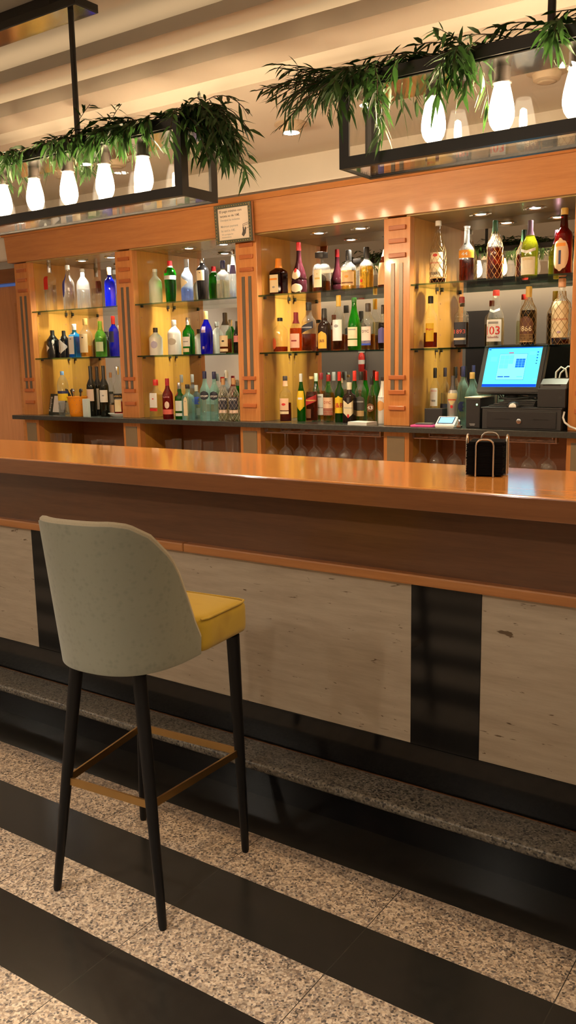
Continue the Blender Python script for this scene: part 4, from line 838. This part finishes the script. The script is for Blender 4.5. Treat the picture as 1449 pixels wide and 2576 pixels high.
# ---------------------------------------------------------------- glasses in the niches
bm = bmesh.new()
lathe(bm, [(.033, .19), (.034, .188), (.010, .183), (.0045, .176), (.004, .115), (.006, .105), (.020, .095), (.034, .075), (.038, .05), (.036, .02), (.030, 0)], 20, capb=False)
wg_mesh = None
ORD = ['first', 'second', 'third', 'fourth', 'fifth', 'sixth', 'seventh', 'eighth', 'ninth', 'tenth', 'eleventh', 'twelfth']
proto = mesh_obj('wine_glass', bm, M['wineglass'], smooth=True)
def hang(xs, y, row, where):
    global proto
    for k, x in enumerate(xs):
        if wg['n'] == 0: o = proto
        else: o = proto.copy(); COL.objects.link(o)
        wg['n'] += 1
        o.location = (x, y, .927); tag(o, '%s upside-down stemmed glass from left, %s row under %s' % (ORD[k], row, where), 'wine glass', 'hanging wine glasses, %s row under the %s' % (row, where))
wg = {'n': 0}
hang([-2.837+.0955*k for k in range(8)], 3.945, 'front', WHERE[2]); hang([-2.79+.0955*k for k in range(7)], 4.04, 'rear', WHERE[2])
hang([-1.915+.0935*k for k in range(8)], 3.945, 'front', WHERE[3]); hang([-1.868+.0935*k for k in range(7)], 4.04, 'rear', WHERE[3])
for xs, y, row, where in (([-2.837+.0955*k for k in range(8)], 3.945, 'front', WHERE[2]), ([-2.79+.0955*k for k in range(7)], 4.04, 'rear', WHERE[2]), ([-1.915+.0935*k for k in range(8)], 3.945, 'front', WHERE[3]), ([-1.868+.0935*k for k in range(7)], 4.04, 'rear', WHERE[3])):
    bm = bmesh.new()
    for dy in (-.013, .013): box(bm, xs[0]-.04, xs[-1]+.04, y+dy-.003, y+dy+.003, 1.1045, 1.1095)
    for x in (xs[0]-.038, xs[-1]+.032): box(bm, x, x+.006, y-.016, y+.016, 1.1095, 1.141)
    o = mesh_obj('glass_hanger_rail', bm, M['chrome']); tag(o, '%s double rail holding stemmed glasses under the %s' % (row, where), 'rail', 'hanger rails')
def tumbler(x, y, r, h, desc, z=.9305):
    bm = bmesh.new(); lathe(bm, [(r*.8, 0), (r*.85, .004), (r, h), (r*.93, h), (r*.78, .012)], 20); o = mesh_obj('tumbler', bm, M['wineglass'], smooth=True, loc=(x, y, z))
    return tag(o, desc, 'glass', 'tumblers in the niche')
for k, x in enumerate((-4.705, -4.64, -4.565)): tumbler(x, 3.98, .028, .112, 'plain tumbler in far left niche, %s from the left' % ORD[k])
for k, (x, y) in enumerate(((-3.655, 4.0), (-3.58, 3.98), (-3.51, 4.01), (-3.42, 3.98), (-3.345, 4.0))): tumbler(x, y, .031, .10+.012*(k % 2), 'plain tumbler in niche left of the framed sign, %s from the left' % ORD[k])
j = tumbler(-3.155, 3.99, .043, .150, 'large clear glass jar in niche beside the pedestal under framed sign'); j.name = 'glass_jar'; j['category'] = 'jar'; del j['group']
j = tumbler(-3.075, 4.05, .032, .165, 'tall clear glass behind the large jar, niche left of framed sign')
for k, (x, y, z) in enumerate(((-4.44, 3.99, .9305), (-4.35, 4.0, .9305), (-4.25, 3.98, .9305), (-4.30, 4.0, .969), (-4.21, 4.02, .969), (-4.10, 4.0, .9305))):
    bm = bmesh.new(); lathe(bm, [(.028, 0), (.040, .012), (.046, .038), (.041, .038), (.030, .012)], 14); o = mesh_obj('glass_bowl', bm, M['wineglass'], smooth=True, loc=(x, y, z))
    tag(o, 'small clear glass bowl in far left niche, %s of the heap from the left' % ORD[k], 'bowl', 'heap of glass bowls')

# ---------------------------------------------------------------- things on the back counter
ZB = 1.1694
mc = thing('menu_card', 'dark framed menu card with white sheet leaning at far left of back counter', 'menu card', (-4.68, 3.985, ZB), math.radians(-4))
def tilt(bm, a, z0=0):
    for v in bm.verts:
        y, z = v.co.y, v.co.z-z0; v.co.y = y*cos(a)+z*sin(a); v.co.z = z0-y*sin(a)+z*cos(a)
A = math.radians(12)
bm = bmesh.new(); box(bm, -.095, .095, 0, .008, .002, .142, .002); tilt(bm, A); mesh_obj('board', bm, plain('menu_green', (.025, .04, .035), .5), mc)
bm = bmesh.new(); box(bm, -.035, .088, -.0015, -.0002, .016, .128); tilt(bm, A); mesh_obj('sheet', bm, paint('white'), mc)
bm = text_bm('Keoping', .10)
for v in bm.verts: v.co = (-.066-v.co.y, -.0012, .072+v.co.x)
tilt(bm, A); mesh_obj('lettering', bm, paint('white'), mc)
cup = thing('orange_pot', 'bright orange plastic pot with holes on back counter', 'pot', (-4.365, 3.905, ZB))
bm = bmesh.new(); lathe(bm, [(.046, 0), (.052, .01), (.064, .12), (.068, .124), (.068, .130), (.061, .130), (.050, .012)], 28); mesh_obj('pot_body', bm, plain('orange_plastic', (.85, .30, .01), .4), cup, smooth=True)
bm = bmesh.new()
for z, n, q in ((.028, 12, 0), (.040, 12, .13), (.078, 12, .2), (.104, 12, 0)):
    for k in range(n):
        a = 2*PI*k/n+q; rr = .052+(.064-.052)*(z-.01)/.11+.0006; c = Vector((sin(a)*rr, -cos(a)*rr, z)); u = Vector((cos(a), sin(a), 0))
        bm.faces.new([bm.verts.new(c+u*.003*cos(t*PI/3)+Vector((0, 0, .003*sin(t*PI/3)))) for t in range(6)])
mesh_obj('holes', bm, M['wood_dark'], cup)
for k, (x, y, dx, dy, mat, nm) in enumerate(((-4.385, 3.90, -.02, 0, 'black_plastic', 'black'), (-4.36, 3.915, .015, .01, 'chrome', 'steel'), (-4.345, 3.90, .03, -.01, 'black_plastic', 'black'), (-4.37, 3.885, .005, -.01, 'chrome', 'steel'))):
    bm = bmesh.new(); tube(bm, [(x, y, ZB+.03), (x+dx, y+dy, ZB+.16)], .004, 8); b2 = bmesh.new(); bmesh.ops.create_uvsphere(b2, u_segments=10, v_segments=8, radius=.012)
    merge(bm, b2, mat=Matrix.Translation((x+dx, y+dy, ZB+.165)) @ Matrix.Diagonal((1, .5, 1.3, 1))); o = mesh_obj('bar_spoon', bm, M[mat], smooth=True)
    tag(o, nm+' bar spoon standing in the orange pot, %s from the left' % ORD[k], 'spoon', 'spoons in the orange pot')
sg = tag(mesh_obj('straw_glass', (lambda b_: (lathe(b_, [(.024, 0), (.026, .004), (.028, .09), (.026, .09), (.022, .008)], 18), b_)[1])(bmesh.new()), M['wineglass'], smooth=True, loc=(-4.462, 3.965, ZB)), 'small clear glass holding the black straws beside orange pot', 'glass')
for k in range(7):
    bm = bmesh.new(); a = -.5+k*.16; x0, y0 = -4.462+.012*sin(k*2.4), 3.965+.012*cos(k*2.4)
    tube(bm, [(x0, y0, ZB+.009), (x0-.012-.004*(k % 3), y0, ZB+.08), (x0-.048-.006*(k % 4), y0-.004*k, ZB+.168+.004*(k % 3))], .0032, 6); o = mesh_obj('straw', bm, plain('straw_black', (.02, .015, .014), .4) if k == 0 else M['straw_black'], smooth=True)
    tag(o, 'black drinking straw in the small glass left of orange pot', 'straw', 'bunch of black straws')
o = bx('small_box', (-4.272, -4.225, 3.862, 3.885, ZB, ZB+.115), plain('pale_blue_card', (.62, .74, .74), .6), bev=.001); tag(o, 'narrow upright pale blue box right of orange pot', 'box')
bm = bmesh.new(); lathe(bm, [(.060, 0), (.064, .003), (.094, .017), (.098, .021), (.094, .022), (.062, .008)], 32); o = mesh_obj('saucer', bm, M['g_ceramic'], smooth=True, loc=(-4.03, 3.945, ZB)); o.scale = (.85, .55, 1.1)
tag(o, 'white china saucer in front of the wine bottles', 'saucer')
bm = bmesh.new()
for k in range(5): box(bm, -.062+k*.0005, .062, -.045, .045-k*.0008, k*.0032, k*.0032+.0028)
o = mesh_obj('paper_pad', bm, paint('white'), loc=(-2.225, 3.905, ZB)); o.rotation_euler.z = math.radians(-8); tag(o, 'pad of white papers lying on back counter before the whisky bottles', 'paper pad')
# black box, pink device, white terminal, bottle stopper
o = bx('black_box', (-1.885, -1.79, 3.93, 3.99, ZB, ZB+.087), M['black_plastic'], bev=.002); tag(o, 'small black card box behind the pink calculator', 'box')
pc = thing('calculator', 'flat pink calculator with grey display lying on back counter', 'calculator', (-1.868, 3.885, ZB), math.radians(8))
bx('case', (-.058, .058, -.032, .032, 0, .010), plain('pink_plastic', (.80, .10, .38), .35), pc, bev=.003)
bm = bmesh.new(); box(bm, -.038, .048, -.014, .030, .0104, .018, .002); mesh_obj('display_hood', bm, M['grey_plastic'], pc)
bx('display', (-.030, .040, -.008, .024, .0182, .0188), plain('lcd_grey', (.32, .33, .28), .3), pc)
tm_ = thing('payment_terminal', 'white payment terminal with tilted blue lit screen', 'terminal', (-1.750, 3.895, ZB), math.radians(6))
bm = bmesh.new(); A = math.radians(-50)
prism(bm, -.048, .048, [(-.035, 0), (-.035, .014), (.030, .052), (.036, .045), (.036, 0)]); bmesh.ops.bevel(bm, geom=bm.edges[:], offset=.003, segments=2, affect='EDGES'); mesh_obj('case', bm, paint('white'), tm_)
emit('terminal_screen', (.30, .55, 1), 1.6)
def on_slope(x0, x1, s0, s1, off, mat, nm, par):
    bm = bmesh.new(); n = Vector((0, -.038, .065)).normalized(); a = Vector((0, -.035, .014)); dd = Vector((0, .065, .038))
    vs = [bm.verts.new(a+dd*s+n*off+Vector((x, 0, 0))) for x, s in ((x0, s0), (x1, s0), (x1, s1), (x0, s1))]; bm.faces.new(vs); return mesh_obj(nm, bm, mat, par)
on_slope(-.040, .040, .12, .9, .0006, M['black_plastic'], 'bezel', tm_); on_slope(-.035, .035, .2, .84, .0012, M['terminal_screen'], 'screen', tm_)
bm = bmesh.new(); lathe(bm, [(.012, 0), (.016, .004), (.016, .012), (.008, .016), (.008, .03), (.011, .034), (.004, .04)], 16); o = mesh_obj('bottle_stopper', bm, M['chrome'], smooth=True, loc=(-1.676, 3.875, ZB)); tag(o, 'small chrome bottle stopper left of the black tower unit', 'stopper')
# the till
tw = thing('power_unit', 'black tower power unit with green light left of the cash drawer', 'power unit', (-1.612, 3.93, ZB))
bx('case', (-.036, .036, -.045, .14, 0, .143), M['black_plastic'], tw, bev=.006)
emit('green_led', (.3, 1, .3), 6)
bm = bmesh.new(); lathe(bm, [(.0045, 0), (.003, .001)], 10); o = mesh_obj('status_light', bm, M['green_led'], tw, loc=(.020, -.0455, .112)); o.rotation_euler.x = PI/2
bm = bmesh.new(); box(bm, -.016, .012, -.0462, -.0455, .018, .022); box(bm, -.013, .010, -.0462, -.0455, .0125, .016); mesh_obj('nameplate', bm, paint('grey'), tw)
bm = bmesh.new(); box(bm, -.040, .045, -.05, .10, .1435, .147); o = mesh_obj('receipt_paper', bm, paint('creamwhite'), loc=(-1.612, 3.93, ZB)); tag(o, 'sheet of paper lying on top of the black tower unit', 'paper')
dr = thing('cash_drawer', 'wide black cash drawer with round silver lock on back counter', 'cash drawer', (-1.372, 3.865, ZB))
bx('case', (-.185, .185, 0, .27, 0, .096), M['dark_drawer'], dr, bev=.003)
bx('lid_rim', (-.190, .190, -.004, .275, .0965, .102), M['dark_drawer'], dr, bev=.001)
bx('drawer_front', (-.160, .165, -.005, .0005, .008, .085), M['black_plastic'], dr, bev=.002)
for x in (-.125, .055): bx('slot', (x, x+.075, -.0056, -.005, .047, .0505), M['black_metal'], dr)
bm = bmesh.new(); lathe(bm, [(.0115, 0), (.0115, .004), (.008, .005)], 20); o = mesh_obj('lock', bm, M['chrome'], dr, smooth=True, loc=(-.005, -.005, .040)); o.rotation_euler.x = PI/2
ZD = ZB+.1022
pn = thing('receipt_printer', 'black receipt printer with grey slotted top standing on the cash drawer', 'printer', (-1.236, 3.88, ZD))
bx('case', (-.066, .060, 0, .20, 0, .086), M['black_plastic'], pn, bev=.004)
bm = bmesh.new(); prism(bm, -.058, .060, [(.012, .0862), (.012, .105), (.05, .128), (.19, .128), (.19, .0862)]); mesh_obj('cover', bm, M['grey_plastic'], pn)
bx('paper_slot', (-.046, .034, .0112, .0121, .098, .103), M['black_metal'], pn)
bx('power_button', (.030, .046, -.0008, .0002, .040, .052), M['dark_drawer'], pn)
bm = bmesh.new(); r = random.Random(2)
for k in range(4): box(bm, -1.54+.02*k, -1.325, 3.90+.01*k, 4.0, ZD+.0004+k*.0075, ZD+.007+k*.0075, .0015)
o = mesh_obj('keyboard_stack', bm, M['black_plastic']); tag(o, 'stack of flat black trays and keyboard lying on the cash drawer', 'keyboard')
ms = thing('computer_mouse', 'black and white computer mouse on front of the cash drawer', 'mouse', (-1.41, 3.878, ZD))
b2 = bmesh.new(); bmesh.ops.create_uvsphere(b2, u_segments=20, v_segments=12, radius=1)
for v in b2.verts: v.co = (v.co.x*.034, v.co.y*.02, max(0, v.co.z)*.026)
for f in b2.faces: f.smooth = True
bm = bmesh.new(); merge(bm, b2); mesh_obj('shell', bm, M['black_plastic'], ms)
b2 = bmesh.new(); bmesh.ops.create_uvsphere(b2, u_segments=20, v_segments=12, radius=1)
for v in b2.verts: v.co = (v.co.x*.026, v.co.y*.0165-.005, max(0, v.co.z)*.0225)
for f in b2.faces: f.smooth = True
bm = bmesh.new(); merge(bm, b2); mesh_obj('white_button', bm, paint('white'), ms)
# monitor
mo = thing('till_monitor', 'black touch screen till monitor showing a bright blue window', 'monitor', (-1.463, 4.02, ZD), math.radians(-2))
bm = bmesh.new(); lathe(bm, [(.07, .031), (.07, .038), (.03, .042), (.028, .10)], 24); mesh_obj('stand', bm, M['black_plastic'], mo, smooth=True)
T = math.radians(23); CZ = .175
def mon(x, s, off): return Vector((x, -.035+s*sin(T)-off*cos(T), CZ+s*cos(T)+off*sin(T)))
def slab(x0, x1, s0, s1, o0, o1, mat, nm, par, bev=0):
    bm = bmesh.new(); vs = [bm.verts.new(mon(x, s, o)) for x in (x0, x1) for s in (s0, s1) for o in (o0, o1)]
    for f in ((0, 1, 3, 2), (4, 6, 7, 5), (0, 4, 5, 1), (2, 3, 7, 6), (0, 2, 6, 4), (1, 5, 7, 3)): bm.faces.new([vs[q] for q in f])
    if bev:
        bmesh.ops.recalc_face_normals(bm, faces=bm.faces); bmesh.ops.bevel(bm, geom=bm.edges[:], offset=bev, segments=2, affect='EDGES')
    return mesh_obj(nm, bm, mat, par)
slab(-.157, .157, -.122, .122, -.03, 0, M['black_plastic'], 'casing', mo, .005)
emit('screen_cyan', (.10, .72, 1), 1.5); emit('screen_blue', (.01, .09, .75), 1.0); emit('screen_pale', (.20, .80, 1), 1.5); emit('screen_line', (.05, .30, .50), .8); emit('screen_red', (.8, .1, .2), .8); emit('screen_grid', (.02, .20, .85), 1.1); emit('screen_tile', (.14, .66, .88), 1.3)
sc = slab(-.133, .133, -.092, .107, .0004, .001, M['screen_cyan'], 'screen', mo)
def ui(x0, x1, s0, s1, mat, nm, k=1): return slab(x0, x1, s0, s1, .001+.0003*k-.0001, .001+.0003*k, M[mat], nm, sc)
ui(-.133, .133, -.092, -.078, 'screen_blue', 'taskbar'); ui(-.133, .133, .101, .107, 'screen_grid', 'title_bar'); ui(-.130, -.118, .094, .099, 'screen_blue', 'menu_mark')
ui(-.070, .067, -.058, .074, 'screen_line', 'dialog_border'); ui(-.0688, .0658, -.0565, .0725, 'screen_pale', 'dialog', 2)
ui(-.026, -.002, .076, .081, 'screen_red', 'dialog_badge')
for r_ in range(4):
    for q in range(3): ui(.016+q*.0152, .0304+q*.0152, .004+r_*.0112, .0145+r_*.0112, 'screen_grid', 'keypad_key', 3)
for r_, n_ in ((0, 3), (1, 3), (2, 2)):
    for q in range(n_): ui(-.064+q*.0225, -.0425+q*.0225, .045-r_*.0225, .0665-r_*.0225, 'screen_tile', 'table_tile', 3)
ui(-.062, -.034, -.044, -.039, 'screen_blue', 'dialog_button', 3); ui(-.030, -.002, -.044, -.039, 'screen_blue', 'dialog_button', 3); ui(.032, .060, -.044, -.039, 'screen_tile', 'dialog_button', 3)
for q in range(5): ui(.112, .119, .077-q*.014, .083-q*.014, 'screen_blue' if q in (0, 2) else 'screen_line', 'side_icon')
ui(-.112, -.080, .036, .060, 'screen_tile', 'table_tile'); ui(.075, .105, .066, .084, 'screen_tile', 'table_tile'); ui(.112, .130, -.060, -.050, 'screen_tile', 'corner_button')
bm = bmesh.new(); tube(bm, [(-1.283, 4.075, ZD+.10), (-1.283, 4.08, ZD+.155), (-1.262, 4.085, ZD+.178), (-1.240, 4.085, ZD+.165), (-1.233, 4.085, ZD+.13)], .0045, 8); tube(bm, [(-1.276, 4.09, ZD+.10), (-1.268, 4.10, ZD+.15), (-1.235, 4.10, ZD+.180), (-1.18, 4.10, ZD+.176), (-1.171, 4.10, ZD+.15)], .004, 8)
o = mesh_obj('white_cable', bm, paint('white'), smooth=True); tag(o, 'white cables looping up behind the receipt printer', 'cable')
bm = bmesh.new(); pts = [(-1.178, 3.882, ZB+.085), (-1.180, 3.872, ZB+.06), (-1.170, 3.866, ZB+.04), (-1.145, 3.862, ZB+.022), (-1.11, 3.86, ZB+.010), (-1.02, 3.86, ZB+.006), (-.96, 3.86, ZB+.0055)]
tube(bm, pts, .0045, 8); o = mesh_obj('white_cable', bm, paint('white'), smooth=True); tag(o, 'white cable running over the counter in front of last pilaster', 'cable')
bm = bmesh.new(); r = random.Random(8)
for k in range(5):
    x = -1.50+r.uniform(-.03, .03); tube(bm, [(x, 4.01, ZD+.0325), (x+r.uniform(-.02, .03), 4.005, ZD+.055), (x+r.uniform(-.03, .05), 4.02, ZD+.075), (x+r.uniform(.0, .07), 4.03, ZD+.05), (x+.10+r.uniform(0, .05), 4.04, ZD+.034)], .0032, 6)
o = mesh_obj('cable_bundle', bm, M['grey_plastic'], smooth=True); tag(o, 'tangle of grey cables below the till monitor', 'cables')

# ---------------------------------------------------------------- the framed sign on the frieze
sg = thing('framed_sign', 'tilted dark framed card payment notice fixed on the frieze', 'sign', (-2.977, 3.842, 2.238), 0)
TA = math.radians(-8)
def sgn(bm):
    for v in bm.verts:
        x, y, z = v.co; x += z*.06; y2 = y*cos(TA)+z*sin(TA); z2 = -y*sin(TA)+z*cos(TA); v.co = (x, y2, z2)
    return bm
hw, hh, fw = .124, .100, .019
bm = bmesh.new(); box(bm, -hw, hw, -.004, .008, -hh, hh); mesh_obj('backing', sgn(bm), M['wood_dark'], sg)
bm = bmesh.new()
for d in ((-hw, hw, hh-fw, hh), (-hw, hw, -hh, -hh+fw), (-hw, -hw+fw, -hh+fw, hh-fw), (hw-fw, hw, -hh+fw, hh-fw)): box(bm, d[0], d[1], -.015, -.004, d[2], d[3], .003)
mesh_obj('sign_frame', sgn(bm), plain('sign_frame_green', (.075, .085, .06), .4), sg)
bm = bmesh.new()
for k in range(15):
    x = -hw+.012+k*(2*hw-.024)/14
    for z in (hh-fw/2, -hh+fw/2): box(bm, x-.0018, x+.0018, -.0165, -.0148, z-.0018, z+.0018)
for k in range(11):
    z = -hh+.018+k*(2*hh-.036)/10
    for x in (-hw+fw/2, hw-fw/2): box(bm, x-.0018, x+.0018, -.0165, -.0148, z-.0018, z+.0018)
mesh_obj('frame_beads', sgn(bm), paint('gold'), sg)
bm = bmesh.new(); box(bm, -hw+fw, hw-fw, -.0055, -.0042, -hh+fw, hh-fw); pp = mesh_obj('sign_paper', sgn(bm), plain('sign_paper', (.80, .70, .60), .6), sg)
for s_, z, w_, x, tone in (('El pago mínimo con', .064, .150, -.018, 'greydark'), ('tarjeta es de 10€.', .041, .135, -.024, 'greydark'), ('Disculpen las molestias.', .020, .135, -.022, 'grey'), ('Minimum payment', -.012, .118, -.030, 'grey'), ('by card is 10€.', -.034, .095, -.040, 'grey'), ('We apologise for', -.053, .08, -.046, 'grey'), ('inconvenience.', -.066, .065, -.052, 'grey')):
    bm = text_bm(s_, w_, .016)
    for v in bm.verts: v.co = (v.co.x+x, -.0060, v.co.y+z)
    mesh_obj('lettering', sgn(bm), paint(tone), pp)
bm = bmesh.new()
def poly(pts): bm.faces.new([bm.verts.new((x, -.0060, z)) for x, z in pts])
poly([(.050, -.062), (.062, -.073), (.078, -.056), (.082, -.030), (.074, -.022), (.070, -.040), (.064, -.020), (.059, -.022), (.058, -.045)])
for a_, b_ in (((.060, -.018), (.100, -.010)), ((.061, -.010), (.100, -.002)), ((.080, -.032), (.102, -.028)), ((.060, -.018), (.061, -.010))):
    d_ = Vector((b_[0]-a_[0], b_[1]-a_[1])).normalized()*.0011; poly([(a_[0]-d_.y, a_[1]+d_.x), (a_[0]+d_.y, a_[1]-d_.x), (b_[0]+d_.y, b_[1]-d_.x), (b_[0]-d_.y, b_[1]+d_.x)])
mesh_obj('pictogram', sgn(bm), paint('greydark'), pp)

# ---------------------------------------------------------------- camera and render settings
cam = bpy.data.cameras.new('camera'); co = bpy.data.objects.new('camera', cam); COL.objects.link(co)
yaw, pitch, roll, F = 6.05598082e-01, 1.73175895e-01, -1.86743920e-02, 2168.616
fw_ = Vector((-sin(yaw)*cos(pitch), cos(yaw)*cos(pitch), -sin(pitch))); rt = Vector((cos(yaw), sin(yaw), 0)); up = rt.cross(fw_)
r2 = rt*cos(roll)+up*sin(roll); u2 = up*cos(roll)-rt*sin(roll)
co.matrix_world = Matrix(((r2.x, u2.x, -fw_.x, 0), (r2.y, u2.y, -fw_.y, 0), (r2.z, u2.z, -fw_.z, 1.5), (0, 0, 0, 1)))
cam.sensor_fit = 'VERTICAL'; cam.sensor_height = 36; cam.lens = 36*F/2576; cam.clip_start = .05
S.camera = co
w = bpy.data.worlds.new('world'); S.world = w; w.use_nodes = True
bg = w.node_tree.nodes['Background']; bg.inputs[0].default_value = (1, .85, .68, 1); bg.inputs[1].default_value = .02
S.view_settings.view_transform = 'Standard'; S.view_settings.look = 'None'; S.view_settings.exposure = .27; S.view_settings.gamma = 1
S.cycles.use_denoising = True
S.cycles.max_bounces = 10; S.cycles.diffuse_bounces = 3; S.cycles.glossy_bounces = 5; S.cycles.transmission_bounces = 6; S.cycles.transparent_max_bounces = 32
S.cycles.caustics_reflective = False; S.cycles.caustics_refractive = False; S.cycles.sample_clamp_indirect = 4
